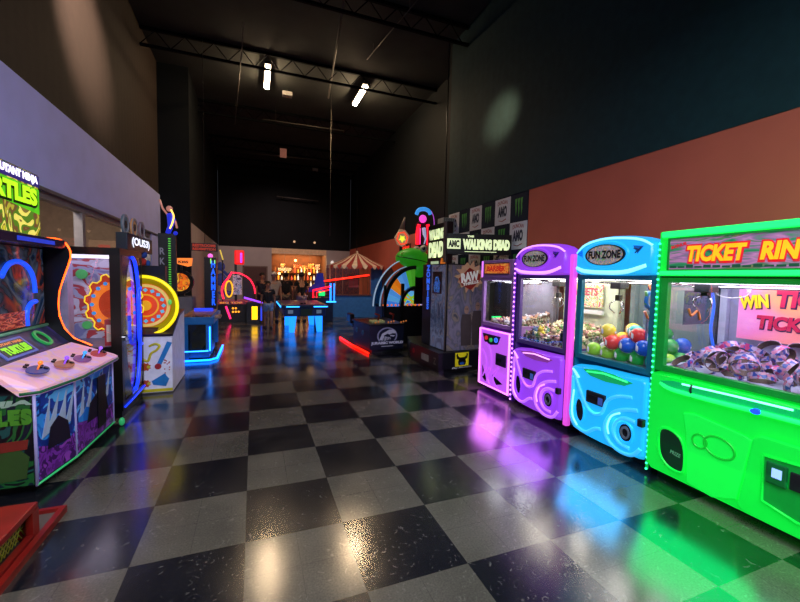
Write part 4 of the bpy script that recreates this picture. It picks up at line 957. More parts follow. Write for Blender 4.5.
MB(FV).ball((wc[0] + .30, wc[1] + .05, .08), .035, 10, 8, (.7, 1.2, .5)).build('green_pointer', mat('pointer_green', '60c060', .3, em='60d060', es=.4), rimo)
MB().box(-1.60, -1.15, 6.18, 6.30, .9, 1.75).build('wheel_mount', BLACK, wg)
tb = thing('plush_toy', 'red and blue plush toys sitting above the yellow wheel', 'plush toy', (-1.45, 6.5, 1.75))
MB().ball((-1.44, 6.25, 1.80), .06, 12, 8, (1, 1, 1)).build('body', mat('plush_red', 'a02820', .9), tb)
MB().ball((-1.42, 6.23, 1.90), .05, 12, 8).build('head', mat('plush_bluehead', '203c88', .9), tb)
tb['label'] = 'red plush toy with blue head sitting above the yellow wheel'
MB().ball((-1.54, 6.25, 1.78), .03, 8, 6, (1, 1, 1.6)).ball((-1.37, 6.25, 1.78), .03, 8, 6, (1, 1, 1.6)).each('arm', mat('plush_blue', '204890', .9), tb)

# ---- strongman tower
st = thing('high_striker', 'tall black high striker tower with green dotted column and lit figure on top', 'high striker', (-1.38, 7.5, 0))
MB().box(-1.62, -1.20, 7.35, 7.9, .0, .5).build('base', mat('striker_base', '14101c', .4), st)
bd = MB().box(-1.50, -1.24, 7.52, 7.62, .5, 2.32).build('tower_board', mat('striker_board', '08080c', .4), st)
FT = frame((0, 7.52, 0), (1, 0, 0))
tape = MB(FT).box(-1.355, -1.305, .8, 2.26, 0, .012).build('score_column', mat('column_green_dark', '0c3018', .3), bd)
led = MB().box(-.018, .018, -.002, .002, -.007, .007).build('score_led', mat('striker_led', '58b840', .4, em='58c840', es=.9), None, origin=(0, 0, 0)); led.parent = tape; base = wloc(tape)
for k in range(36):
    o = led if k == 0 else led.copy()
    if k: COL.objects.link(o); o.parent = tape
    o.location = Vector((-1.33, 7.505, .83 + k * .04)) - base
for k, (ch, hx) in enumerate((('R', '6a6878'), ('K', '6a6878'), ('A', '7a7060'), ('O', 'b08838'))):
    text(ch, FT, -1.44, 2.02 - k * .17, .075, .115, mat('striker_ink_' + hx, hx, .4, em=hx, es=.4), bd, c=.002, bold=.03)
# figure: torso, head, arms raised
fg_ = MB().tube([(-1.36, 7.55, 2.32), (-1.32, 7.55, 2.44), (-1.30, 7.55, 2.56), (-1.33, 7.55, 2.66)], .05, 10, taper=[.8, .8, 1.3, .9]).build('figure_body', mat('figure_blue', '1a20a0', .3, em='2030d0', es=.8), st)
MB().ball((-1.33, 7.55, 2.74), .05, 12, 8).build('figure_head', mat('figure_skin', 'c88878', .4, em='d08878', es=.4), fg_)
MB().tube([(-1.36, 7.55, 2.64), (-1.43, 7.55, 2.74), (-1.47, 7.55, 2.88)], .016).tube([(-1.29, 7.55, 2.62), (-1.24, 7.55, 2.52), (-1.22, 7.55, 2.42)], .016).each('figure_arm', mat('figure_skin', 'c88878', .4), fg_)
MB().tube(spline([(-1.30, 7.50, 2.72), (-1.26, 7.50, 2.62), (-1.28, 7.50, 2.5), (-1.32, 7.50, 2.4)]), .013).build('yellow_neon', mat('neon_amber', 'ffd060', .3, em='ffc850', es=2), fg_)
MB().ball((-1.24, 7.52, 2.33), .035, 10, 8).build('figure_foot', mat('figure_blue', '1a20a0', .3), fg_)
# ---- punching ring game
pg = thing('punch_game', 'black ring with glowing orange target and lit orange plate above, behind the striker tower', 'arcade game', (-1.5, 9.8, 0))
MB().box(-1.60, -1.28, 9.72, 10.2, 0, 1.12).build('cabinet_body', mat('punch_grey', '5a5866', .4), pg, bevel=.02)
FP = frame((-.19, 9.72, 0), (1, 0, 0))
rg = MB(FP).ringd(-1.34, 1.45, .20, .27, -.12, .05, 40).build('ring', mat('ring_black', '0c0a0c', .25), pg)
MB(FP).disc(-1.34, 1.45, .205, -.1, .0, 32).build('target_disc', art('target_orange', ['f09018', 'e86810', '803010', 'f8c030', '402018'], 5, .75, 1.6, const=False), rg)
MB().box(-1.56, -1.46, 9.8, 9.9, 1.12, 1.3).build('neck', CHAR, pg)
sn = MB(FP).prism([(-1.40, 1.86), (-1.18, 1.80), (-1.10, 1.82), (-1.08, 1.99), (-1.40, 1.98)], .0, .05).build('lit_plate', mat('plate_orange_lit', 'f07828', .4, em='f88030', es=1.0), pg)
text('KISS', FP, -1.26, 1.90, .2, .06, mat('plate_ink', '401008', .4), sn, c=.051, bold=.05)
MB().tube([(-1.5, 9.76, 1.72), (-1.5, 9.76, 1.87)], .02).build('plate_post', CHAR, pg)
# ---- blue neon shooting table
bt = thing('neon_table_game', 'blue framed glass-sided table game with bright blue floor light', 'table game', (-1.0, 8.6, 0))
blu = mat('table_blue', '0f5a9a', .35, em='1060b0', es=.10)
MB().box(-1.22, -.80, 8.1, 9.3, .05, .20).build('plinth', blu, bt)
MB().box(-1.28, -.70, 7.95, 9.5, .70, .84).build('top_rail', blu, bt, bevel=.015)
MB().box(-1.22, -.76, 8.0, 9.4, .84, .87).build('playfield', art('playfield_dark', ['1a1018', '80402a', '181420', 'b07840', '2c2038'], 9, .25, 1.5), bt)
MB().box(-1.28, -1.14, 7.97, 8.10, .05, .70).box(-.84, -.74, 7.97, 8.05, .14, .70).box(-.84, -.74, 9.3, 9.4, .14, .7).box(-1.28, -1.18, 9.3, 9.4, .05, .7).each('leg', blu, bt)
MB().box(-1.14, -.84, 8.0, 8.01, .2, .70).build('front_glass', glass('smoke_glass', '8090a0'), bt)
MB().box(-1.12, -.86, 8.3, 9.2, .2, .5).build('inner_artwork', art('inner_art', ['203020', '807828', '184048', '105868', 'a89030'], 4, .3, 1.5), bt)
MB().box(-.785, -.76, 7.955, 7.97, .20, .66).build('vertical_light', mat('cyan_blue_tube', '40a0ff', .3, em='2080ff', es=5), bt)
MB().tube([(-1.2, 7.93, .03), (-.78, 7.93, .03), (-.66, 8.1, .03), (-.66, 9.5, .03)], .02).build('floor_light', mat('floor_blue_tube', '2090ff', .3, em='0a70ff', es=6), bt)
MB().tube([(-1.2, 7.96, .2), (-.8, 7.96, .2)], .012).build('plinth_light', mat('cyan_blue_tube', '40a0ff', .3), bt)
MB().box(-1.15, -.8, 8.9, 8.95, .87, .93).build('blue_back_bar', mat('bar_blue', '2030c0', .3, em='2038e0', es=1.5), bt)
MB().box(-.74, -.60, 8.2, 8.5, .78, .84).build('side_controls', mat('controls_tan', 'a08068', .4), bt, bevel=.02)
# ---- hammer tower and hanging red sign
hm = thing('hammer_tower', 'tall narrow black tower with glowing blue vertical lettering', 'arcade sign', (-1.0, 10.6, 0))
MB().box(-1.13, -.86, 10.5, 10.9, 0, 2.05).build('tower', mat('hammer_black', '08080c', .35), hm)
FHm = frame((-.855, 10.5, 0), (1, 0, 0))
fh = frame((0, 10.5, 0), (1, 0, 0))
text('\n'.join('HAMMER'), fh, -.93, 1.42, .11, 1.1, mat('hammer_blue', '2060e0', .3, em='1858f0', es=1.3), hm, c=.004, bold=.05)
MB().ball((-1.0, 10.6, 2.09), .06, 10, 8).build('pink_cap_light', mat('cap_pink', 'e070c0', .3, em='e060c0', es=1.5), hm)
MB().tube([(-.98, 10.48, 1.9), (-.98, 10.48, 2.02)], .012).tube([(-.89, 10.48, 1.9), (-.89, 10.48, 1.99)], .01).each('green_lamp', mat('lamp_green', '80e060', .3, em='90e860', es=1.2), hm)
hs = thing('hanging_sign', 'dark hanging sign with red lettering by the far left wall', 'sign', (-1.12, 10.4, 2.19))
MB().box(-1.40, -.82, 10.38, 10.42, 2.19, 2.38).build('sign_board', mat('sign_dark_red', '2a0c08', .5), hs)
fh2 = frame((0, 10.38, 0), (1, 0, 0))
text('RESTROOMS', fh2, -1.11, 2.325, .5, .07, mat('sign_red_ink', 'a03018', .4, em='c03818', es=.5), hs, c=.002, bold=.05)
text('REDEMPTION', fh2, -1.11, 2.24, .5, .06, mat('sign_red_ink', 'a03018', .4), hs, c=.002, bold=.05)
MB().tube([(-1.1, 10.4, 2.38), (-1.1, 10.4, 7.15)], .006, 4).build('cord', DKMET, hs)
# ---- red platform at the lower left
rp = thing('red_platform', 'red metal step platform with yellow mesh side in the lower left corner', 'platform', (-1.5, 2.6, 0))
redm = mat('red_enamel', '7c1612', .35, noise=.15)
MB().box(-1.245, -1.21, 1.0, 3.2, 0, .045).box(-2.2, -1.245, 3.17, 3.2, 0, .045).each('base_rail', redm, rp)
MB().box(-2.2, -1.245, 2.93, 3.17, 0, .02).build('base_plate', mat('plate_steel', '6a6260', .4, .4), rp)
MB().box(-2.2, -1.25, 1.0, 2.93, .195, .235).build('deck', redm, rp, bevel=.008)
MB().box(-1.285, -1.25, 2.86, 2.93, .03, .195).box(-1.285, -1.25, 1.0, 1.08, .03, .195).box(-1.285, -1.25, 1.08, 2.86, .03, .06).each('side_frame', redm, rp)
MB().box(-2.2, -1.285, 2.90, 2.93, .02, .195).build('end_panel', redm, rp)
MB().box(-1.33, -1.32, 1.08, 2.86, .06, .195).build('mesh_backing', mat('mesh_backing', '1a0a08', .6), rp)
mb = MB(); y = 1.08; msh = mat('mesh_yellow', 'a8a030', .5)
while y < 2.80:
    mb.tube([(-1.30, y, .06), (-1.30, y + .1, .195)], .0035, 4).tube([(-1.30, y + .1, .06), (-1.30, y, .195)], .0035, 4); y += .034
mo = mb.tube([(-1.30, 1.08, .12), (-1.30, 2.9, .12)], .003, 4).build('yellow_mesh', msh, rp)

# ================================================================== CENTRE AND FAR GAMES
# ---- dinosaur shooting cabinet (dark console with round emblem)
jw = thing('sit_down_cabinet', 'dark sit-down arcade cabinet with pale round dinosaur emblem on its console', 'arcade cabinet', (2.9, 8.4, 0))
navy = mat('console_navy', '181c34', .35)
MB().prism([(2.40, 7.92), (2.27, 8.85), (3.05, 9.1), (3.05, 7.92)], .0, .08).build('plinth', BLACK, jw)
MB().prism([(2.33, 7.84), (2.22, 8.86), (3.10, 9.15), (3.12, 7.88)], .08, .60).build('console_body', navy, jw)
MB().prism([(2.30, 7.82), (2.19, 8.90), (3.12, 9.19), (3.13, 7.87)], .60, .64).build('console_top', BLACK, jw)
FJ0 = frame((2.33, 7.84, 0), (1.09, .06, 0)); FJ = (FJ0[0] + FJ0[1] * -.328 + Vector((0, 0, -.075)), FJ0[1] * 1.4, Vector((0, 0, 1.25)), FJ0[3])
em = MB(FJ).disc(.52, .36, .17, .0, .004, 36, rb=.15).build('round_emblem', mat('emblem_lilac', '8c88b0', .4, em='8c88b0', es=.12), jw)
MB(FJ).disc(.52, .36, .145, .004, .007, 36, rb=.13).build('emblem_field', mat('emblem_dark', '1c2040', .4), em)
# simplified skeletal dinosaur: skull, jaw, neck, ribs, arm
dm = mat('emblem_bone', 'b8b4d0', .4, em='b8b4d0', es=.15)
sk = MB(FJ).prism([(.50, .44), (.55, .47), (.62, .465), (.665, .43), (.66, .40), (.60, .405), (.56, .385), (.52, .40)], .007, .010).prism([(.57, .375), (.65, .365), (.63, .345), (.57, .355)], .007, .010)
sk.prism([(.39, .30), (.43, .40), (.50, .44), (.52, .40), (.46, .37), (.44, .28)], .0072, .0102)
for k in range(5): sk.prism([(.45 + .025 * k, .36 - .006 * k), (.465 + .025 * k, .36 - .006 * k), (.475 + .025 * k, .27 + .008 * k), (.465 + .025 * k, .27 + .008 * k)], .0074, .0104)
sk.each('emblem_bone', dm, em)
bn = MB(FJ).prism([(.24, .20), (.80, .20), (.78, .275), (.26, .275)], .0105, .012).build('emblem_banner', mat('emblem_dark', '1c2040', .4), em)
text('JURASSIC WORLD', FJ, .52, .235, .54, .06, dm, bn, c=.0125, bold=.07)
MB(FJ).box(.42, .62, .175, .185, .004, .006).build('emblem_line', dm, em)
FJ2 = frame((2.22, 8.86, 0), (.11, -1.02, 0))
for s_, (a, b_) in enumerate(((.25, .42), (.62, .40))): MB(FJ2).ringd(a, b_, .03, .06, 0, .015, 20).build('speaker_ring', mat('speaker_teal', '3a6a90', .3), jw)
mb = MB()
for k in range(9): mb.ball((2.5 + .1 * k, 8.0 + .1 * (k % 3), .655), .02, 8, 6)
mb.each('top_button', mat('button_amber', 'c07838', .3, em='e08040', es=.4), jw)
MB().box(2.45, 2.75, 8.1, 8.35, .64, .68).build('instruction_card', mat('card_cream', 'a0a070', .5, em='a0a870', es=.15), jw)
for x, y in ((2.62, 8.2), (3.0, 8.3)):
    g = MB().tube([(x, y, .66), (x + .02, y - .02, .80), (x - .1, y - .1, .84)], .022).build('gun', mat('gun_red', '902820', .35), jw)
MB().tube([(2.15, 10.0, .03), (2.18, 8.9, .03), (2.28, 7.78, .03)], .022).build('red_floor_light', mat('red_tube', 'ff2010', .3, em='ff1808', es=4), jw)
seat = thing('game_seat', 'black padded game seat behind the dinosaur console', 'seat', (2.55, 9.9, 0))
MB().box(2.45, 2.95, 9.85, 10.3, .30, .42).build('seat_pad', BLACK, seat, bevel=.03)
MB().box(2.38, 2.50, 9.85, 10.3, .42, .66).build('backrest', BLACK, seat, bevel=.03)
MB().box(2.55, 2.85, 9.95, 10.2, 0, .30).build('pedestal', CHAR, seat, bevel=.02)
# ---- frog game with arched coloured hood behind the console
fgm = thing('frog_game', 'arched game cabinet with multicoloured lit hood and big green frog head on top', 'arcade game', (3.3, 9.6, 0))
FA = frame((0, 9.3, 0), (1, 0, 0)); ac = (3.97, .90)
k_ = 9.3 / 8.0
def arc(r0, r1, k, c0, c1, t0=pi / 2, t1=pi, seg=24): return MB(FA).ringd(ac[0], ac[1], r0, r1, c0, c1, seg, k, t0, t1)
MB().box(3.14, 4.36, 9.3, 10.1, 0, .92).build('cabinet_body', mat('frog_cab', '12141c', .4), fgm)
arc(.80, .88, 1.22, .0, .08).build('outer_rib', BLACK, fgm)
band = arc(.92, 1.10, 1.16, -.15, -.10, pi / 2 + .2, pi).build('clear_hood', glass('hood_glass', 'a8c8d8'), fgm)
arc(1.09, 1.105, 1.16, -.16, -.08, pi / 2 + .2, pi).build('hood_edge_light', mat('edge_white', 'a8c8e8', .3, em='a8c8e8', es=.45), band)
arc(.915, .93, 1.16, -.16, -.08, pi / 2 + .2, pi).build('hood_edge_light', mat('edge_white', 'a8c8e8', .3), band)
arc(.94, 1.08, 1.16, -.12, -.115, pi / 2 + .25, pi / 2 + .62).build('red_hood_stripe', mat('hood_red', 'c84020', .3, em='d84018', es=.5), band)
hex7 = ['3880e8', '58a8e8', '5098e8', 'e88820', 'e07818', '58a0e8', '4890e0', '50b030', '48a028']
hx = pi / 2 / 9
for i in range(9):
    h = hex7[i]; t1 = pi - i * hx; arc(.44, .798, 1.22, -.02, .02, t1 - hx + .004, t1, 5).build('hood_panel', mat('hood_' + h, h, .3, em=h, es=.6), fgm)
FAs = frame((0, 9.42, 0), (1, 0, 0))
arc(.38, .445, 1.22, -.05, .14).build('inner_rib', BLACK, fgm)
ps = MB().box(3.10, 3.16, 9.22, 9.28, .55, 1.45).box(3.56, 3.64, 9.20, 9.26, .55, 1.5).each('hood_post', BLACK, fgm)
sb = MB(FAs).box(3.2, 4.3, .92, 1.30, -.02, 0).build('score_screen', art('lit_game_art', ['2878e0', '60b0f0', '88c830', 'e08830', '3060c8', 'b060c0', 'c8d8e8'], 3.2, .75, 1.2), fgm)
MB().box(3.08, 3.14, 9.3, 9.9, .0, .92).build('lower_deck', mat('frog_cab', '12141c', .4), fgm)
mb = MB()
for k in range(10): mb.ball((3.1 + .11 * k, 9.26, .94), .028, 8, 6)
mb.each('orange_target', mat('target_amber', 'e07030', .3, em='f07028', es=.8), fgm)
# frog head: squashed sphere, eyes, mouth line, neck
frogm = mat('frog_green', '2f8f28', .45, em='38c020', es=.22)
fh_ = MB(); fh_.ball((3.96, 9.5, 2.17), .46, 24, 16, (1.0, .75, .60)); 
fho = fh_.build('frog_head', frogm, fgm)
mouth = [(3.96 - .462 * cos(t) , 9.5 - .347 * sin(t), 2.23 - .22 * (t / pi) * 1.0) for t in [pi * k / 24 for k in range(1, 22)]]
MB().tube(mouth, .012, 6).build('mouth_line', BLACK, fho)
for y in (9.27, 9.72):
    e_ = MB().ball((4.18, y, 2.42), .10, 14, 10).build('eye', mat('eye_white', 'c8c8c0', .3), fho)
    MB().ball((4.16, y - .075, 2.42), .05, 10, 8, (1, .6, 1)).build('pupil', BLACK, e_)
MB().ball((4.14, 9.5, 1.88), .30, 18, 12, (.9, .8, .8)).build('frog_neck', frogm, fgm)
MB().box(4.0, 4.3, 9.4, 9.7, .95, 1.75).build('neck_post', BLACK, fgm)
MB().ball((3.61, 9.34, 2.27), .03, 8, 6).build('nostril', mat('frog_spot', 'a8b830', .4), fho)
# ---- neon creatures high up behind
nf = thing('neon_figure', 'red neon outlined figure with blue cap and pink face high on the right', 'neon sign', (4.5, 10.2, 0))
FN = (Vector((0, 10.2, -.17)), Vector((1.046, 0, 0)), Vector((0, 0, 1.046)), Vector((0, -1, 0)))
MB(FN).box(4.28, 4.44, 0, 3.0, -.14, -.06).build('support_post', mat('post_dark', '101016', .4), nf)
bdn = MB(FN).prism([(4.18, 2.66), (4.56, 2.66), (4.58, 3.2), (4.44, 3.34), (4.28, 3.34), (4.16, 3.2)], -.06, 0).build('backing_board', mat('board_plum', '3a1824', .4), nf)
MB(FN).tube(spline([(4.20, 2.66, .02), (4.20, 3.0, .02), (4.24, 3.2, .02)]), .05).tube(spline([(4.52, 2.66, .02), (4.54, 3.0, .02), (4.50, 3.22, .02)]), .05).each('red_neon_tube', mat('neon_red', 'ff1830', .3, em='ff1428', es=2.2), nf)
MB(FN).tube([(4.28, 2.66, .02), (4.28, 3.1, .02)], .012).build('pink_neon_tube', mat('neon_pink', 'ff40a0', .3, em='ff3898', es=1.6), nf)
hd_ = MB(FN).ball((4.34, 3.36, .04), .11, 14, 10, (1, 1, .7)).build('pink_face', mat('face_pink', 'e050c0', .3, em='e84cc8', es=1.1), nf)
MB(FN).tube(spline([(4.14, 3.46, .05), (4.2, 3.58, .07), (4.36, 3.62, .08), (4.5, 3.58, .07), (4.56, 3.50, .05)]), .055).build('blue_cap', mat('cap_blue', '3890e0', .3, em='3c98f0', es=.8), hd_)
MB(FN).tube(spline([(4.60, 3.6, 0), (4.68, 3.45, 0), (4.71, 3.2, 0), (4.70, 2.9, 0)]), .012).build('purple_outline', mat('outline_purple', 'a050c0', .3, em='b050d0', es=.8), nf)
MB(FN).tube([(4.38, 3.12, .03), (4.40, 2.95, .04), (4.44, 2.82, .04), (4.40, 2.68, .04)], .035, 8, taper=[1.6, 1.5, .7, .5]).build('white_bottle', mat('bottle_pale', 'a8c0e0', .3, em='a8c0e8', es=.6), nf)
nl = thing('neon_lantern', 'pale cone-topped lantern with yellow star in red neon ring, left of the neon figure', 'neon sign', (3.95, 10.6, 0))
FL = frame((0, 10.6, 0), (1, 0, 0))
MB(FL).box(4.05, 4.12, 0, 2.6, -.12, -.05).build('support_post', mat('post_dark', '101016', .4), nl)
bdl = MB(FL).prism([(3.86, 2.82), (4.0, 3.06), (4.14, 3.08), (4.30, 2.9), (4.26, 2.68), (4.1, 2.56), (3.94, 2.62)], -.05, .02).build('lantern_body', mat('lantern_pale', 'b8a888', .4, em='b8a080', es=.3), nl)
MB(FL).tube([(4.08, 3.06, -.01), (4.16, 3.42, -.01)], .085, 12, taper=.25).build('cone_top', mat('cone_pale', '8a7870', .5), nl)
MB(FL).tube([(4.08 + .17 * cos(pi / 3 * k + .2), 2.80 + .19 * sin(pi / 3 * k + .2), .03) for k in range(6)], .018, 8, closed=True).build('neon_ring', mat('neon_redorange', 'ff4820', .3, em='ff4018', es=1.2), bdl)
MB(FL).prism([(4.08 + (.11 if k % 2 else .05) * cos(k * pi / 5 + .3), 2.79 + (.11 if k % 2 else .05) * sin(k * pi / 5 + .3)) for k in range(10)], .02, .045).build('yellow_star', mat('star_yellow', 'd8e040', .3, em='d8e838', es=1.3), bdl)
cr_ = thing('ceiling_crate', 'grey ribbed box mounted high behind the neon figure', 'crate', (4.2, 8.55, 2.9))
MB().box(4.10, 4.39, 8.0, 8.3, 2.72, 3.06).build('crate_body', mat('crate_grey', 'a8aca8', .5), cr_)
for k in range(5): MB().box(4.12 + .055 * k, 4.135 + .055 * k, 7.99, 8.0, 2.73, 3.05).build('rib', mat('crate_rib', '50564e', .5), cr_)
MB().tube([(4.2, 8.15, 3.06), (4.2, 8.15, 7.15)], .012, 6).build('hanger', DKMET, cr_)
# ---- zombie shooting cabinet
wdc = thing('zombie_cabinet', 'large enclosed zombie shooting cabinet with lit title signs and yellow bull logo', 'arcade cabinet', (3.6, 6.7, 0))
zart = art('zombie_art', ['4a4c60', '606078', '787088', '545468', '847668', '3a3c4c'], 3.5, .04, 1.8, const=False, stretch=(1, 1, .6))
zleft = art('zombie_left_art', ['6c7494', '8490b4', '9cacd0', '6484b4', 'a8a0b4', '565e7c'], 3, .06, 2.2, const=False, stretch=(1, 1, .7))
MB().prism([(3.02, 5.92), (2.98, 7.1), (3.18, 7.75), (4.33, 7.75), (4.33, 6.25), (4.05, 6.1), (3.1, 5.9)], .0, .07).build('kick_base', BLACK, wdc)
MB().prism([(2.98, 5.86), (2.96, 7.1), (3.18, 7.8), (4.36, 7.8), (4.36, 6.2), (4.1, 6.02), (3.05, 5.86)], .07, .36).build('plinth', mat('plinth_dark', '14141c', .35), wdc)
MB().prism([(3.17, 6.0), (3.14, 6.95), (3.5, 7.5), (4.34, 7.78), (4.34, 6.25), (4.1, 6.06), (3.2, 6.0)], .36, 1.92).build('cabinet_body', mat('zombie_black', '101016', .35), wdc)
FZ = frame((3.19, 5.985, 0), (.91, .055, 0))
rz = MB(FZ).box(.0, .90, .37, 1.90, -.004, .004).build('side_art', zart, wdc)
# two zombie silhouettes printed on the side
zm = mat('zombie_figure', '9a7868', .6)
for dx, dz in ((.40, 0), (.64, .06)):
    fz = MB(FZ).prism([(dx - .10, .45), (dx - .12, .85 + dz), (dx - .09, 1.02 + dz), (dx + .09, 1.02 + dz), (dx + .12, .85 + dz), (dx + .11, .45)], .005, .008).build('zombie_print', mat('zombie_cloth', '3c3034', .6), rz)
    MB(FZ).prism(ell(dx, 1.10 + dz, .05, .075, 20), .005, .009).build('zombie_face', zm, fz)
    MB(FZ).disc(dx - .018, 1.115 + dz, .01, .009, .011, 8).disc(dx + .018, 1.115 + dz, .01, .009, .011, 8).each('zombie_eye', BLACK, fz)
# bull logo
lg = MB(FZ).box(.16, .44, .135, .46, .14, .145)
FZ2 = frame((3.05, 5.855, 0), (1.05, .16, 0))
lg = MB(FZ2).box(.28, .58, .10, .345, .0, .006).build('bull_logo', mat('logo_yellow', 'e8d820', .4, em='e8d820', es=.12), wdc)
bl = MB(FZ2).prism([(.36, .12), (.50, .12), (.52, .18), (.50, .22), (.545, .24), (.56, .31), (.53, .335), (.525, .29), (.48, .26), (.38, .26), (.335, .29), (.33, .335), (.30, .31), (.315, .24), (.36, .22), (.34, .18)], .006, .010).build('bull_head', BLACK, lg)
MB(FZ2).prism([(.39, .13), (.47, .13), (.485, .165), (.43, .18), (.375, .165)], .010, .012).build('bull_muzzle', mat('muzzle_blue', '2860d0', .4), bl)
text('Play Mechanix', FZ2, .44, .075, .46, .036, mat('logo_white', 'c8c8d0', .4), lg, c=.002, bold=.04, shear=.2)
# red and white splash emblem
spl = []
for k in range(28):
    t = 2 * pi * k / 28; r = (.20 if k % 2 else .27) * (1 + .12 * sin(k * 2.3)); spl.append((.44 + r * cos(t) * 1.15, 1.70 + r * sin(t)))
ra = MB(FZ).prism(spl, .01, .03).build('splash_emblem', mat('splash_cream', 'c8a080', .5, em='c08868', es=.12), wdc)
MB(FZ).prism([(.20, 1.66), (.42, 1.86), (.66, 1.74), (.64, 1.62), (.46, 1.46), (.26, 1.54)], .03, .036).build('red_shield', mat('shield_red', '982018', .4), ra)
text('RAW', FZ, .43, 1.70, .40, .17, mat('raw_white', 'e0dcd8', .4, em='e0dcd8', es=.2), ra, c=.037, bold=.07, rot=.18, shear=.1)
text('THRILLS', FZ, .45, 1.585, .34, .055, mat('raw_white', 'e0dcd8', .4), ra, c=.037, bold=.06, rot=.18, shear=.1)
# left face: curtain panel with art, small window and blue lettering
FY = frame((3.138, 6.95, 0), (.03, -.94, 0))
lf = MB(FY).box(.40, .92, .38, 1.90, .0, .012).build('front_side_art', zleft, wdc)
wn_ = MB(FY).box(.46, .80, 1.38, 1.78, .012, .02).build('viewing_window', mat('window_navy', '101828', .15), lf)
MB(FY).prism([(.53, 1.40), (.51, 1.54), (.58, 1.68), (.67, 1.70), (.75, 1.56), (.73, 1.40)], .02, .024).build('blue_figure', art('blue_figure', ['102860', '3878e0', '184080', '60a0f0'], 10, .35, 1.2), wn_)
text('\n'.join('ZOMBIES'), FY, .26, 1.48, .16, .85, mat('zombie_blue_ink', '2858c8', .3, em='2860e0', es=1.0), wdc, c=.012, bold=.05)
mb = MB(FY)
for k in range(9): mb.prism([(.43 + .052 * k, .95), (.445 + .052 * k, 1.15 + .06 * (k % 3)), (.46 + .052 * k, .95), (.455 + .052 * k, .70 - .05 * (k % 2))], .012, .015)
mb.each('blue_brush_mark', mat('brush_blue', '2a4468', .6), lf)
MB(FY).tube([(.935, .37, .005), (.935, 1.90, .005)], .012).build('edge_trim', mat('edge_brown', '70605c', .4), wdc)
FYb = frame((2.96, 7.1, 0), (.02, -1.24, 0))
MB(FYb).box(.55, .85, .13, .25, 0, .006).build('white_plate', mat('plate_white', '9a9890', .5), wdc)
MB(FYb).disc(.18, .22, .05, 0, .006).build('red_badge', mat('badge_red', '902028', .4), wdc)
text('Z', FYb, 1.1, .2, .1, .12, mat('ink_dim', '787468', .5), wdc)
# vertical side sign and long title sign on top
FT1 = frame((3.25, 7.0, 0), (0, -1, 0))
s1 = MB(FT1).box(0, .84, 1.93, 2.68, -.10, 0).build('side_title_box', BLACK, wdc)
litc = mat('sign_lit_cream', 'd8e8b0', .4, em='dcecb4', es=.95)
MB(FT1).box(.72, .80, 1.95, 2.68, 0, .03).build('sign_mullion', mat('mullion_brown', '6a5a58', .4), s1)
text('WALKING', FT1, .38, 2.49, .64, .20, litc, s1, c=.003, bold=.09)
text('DEAD', FT1, .38, 2.20, .64, .30, litc, s1, c=.003, bold=.09)
MB(FT1).box(.2, .5, 1.85, 1.98, 0, .02).build('rating_plate', mat('rating_lit', 'b0c8a0', .4, em='b0c8a0', es=.6), s1)
MB(FT1).prism([(.6, 1.84), (.8, 1.84), (.76, 2.0), (.66, 2.03)], 0, .03).build('orange_mark', mat('orange_mark', 'd07028', .4, em='e07828', es=.5), s1)
FT2 = frame((3.22, 6.12, 0), (1.12, -.34, 0)); L2 = math.hypot(1.12, .34)
s2 = MB(FT2).box(0, L2, 2.10, 2.46, -.10, 0).build('long_title_box', BLACK, wdc)
text('THE', FT2, .42, 2.415, .12, .035, litc, s2, c=.003, bold=.06)
text('WALKING DEAD', FT2, .71, 2.275, .86, .19, litc, s2, c=.003, bold=.09)
ap = MB(FT2).box(.0, .24, 2.19, 2.37, .0, .004).build('channel_plate', litc, s2)
text('AMC', FT2, .12, 2.28, .20, .13, mat('plate_ink_dark', '14140c', .4), ap, c=.005, bold=.06)
MB(FT2).box(.32, .9, 2.14, 2.15, 0, .004).build('sign_underline', litc, s2)
MB().tube([(3.3, 6.2, 1.92), (3.3, 6.2, 2.12)], .02).tube([(4.2, 6.15, 1.92), (4.2, 5.93, 2.12)], .02).each('sign_post', CHAR, wdc)
gb = MB().box(4.15, 4.34, 6.0, 6.04, .95, .97)
gb.build('green_light', mat('green_tube', '10c060', .3, em='10d868', es=2), wdc)

# ---- air hockey table with neon edges and leaning score arms
ah = thing('air_hockey_table', 'air hockey table with glowing blue legs and edge lights in the centre', 'air hockey table', (1.4, 12.4, 0))
MB().box(.80, 1.98, 11.25, 13.4, .48, .72).build('table_body', mat('hockey_navy', '10284a', .3, em='1838a0', es=.06), ah, bevel=.02)
MB().box(.72, 2.06, 11.18, 13.5, .72, .80).box(.9, .9, 11.3, 11.3, .72, .72).build('table_rim', mat('hockey_rim', '16305a', .3), ah, bevel=.02)
MB().box(.84, 1.94, 11.32, 13.36, .80, .81).build('play_surface', art('hockey_top', ['402038', '683050', '30304a', '804058'], 2, .2, 1, const=False), ah)
bt_ = mat('hockey_blue', '30a0ff', .3, em='2890ff', es=4)
MB().box(.86, 1.22, 11.165, 11.18, .745, .775).box(1.62, 2.02, 11.165, 11.18, .745, .775).box(.705, .72, 11.2, 13.4, .745, .775).each('edge_light', bt_, ah)
legm = mat('hockey_leg', '2a98e8', .3, em='1478f0', es=2.2)
for x in (1.06, 1.80):
    for y in (11.45, 13.1):
        s_ = -1 if x < 1.4 else 1
        MB(frame((0, y, 0), (1, 0, 0))).prism([(x - .07 + .03 * s_, 0), (x + .07 + .03 * s_, 0), (x + .10, .48), (x - .10, .48)], -.10, .10).build('leg', legm, ah)
gbx = MB().box(1.25, 1.58, 11.17, 11.20, .50, .70).build('goal_box', mat('goal_green_dark', '143828', .3), ah)
for x in (.98, 1.78): MB().box(x - .07, x + .07, 11.235, 11.25, .56, .66).build('white_logo', mat('hockey_logo', '98b0c8', .4, em='98b0c8', es=.15), ah)
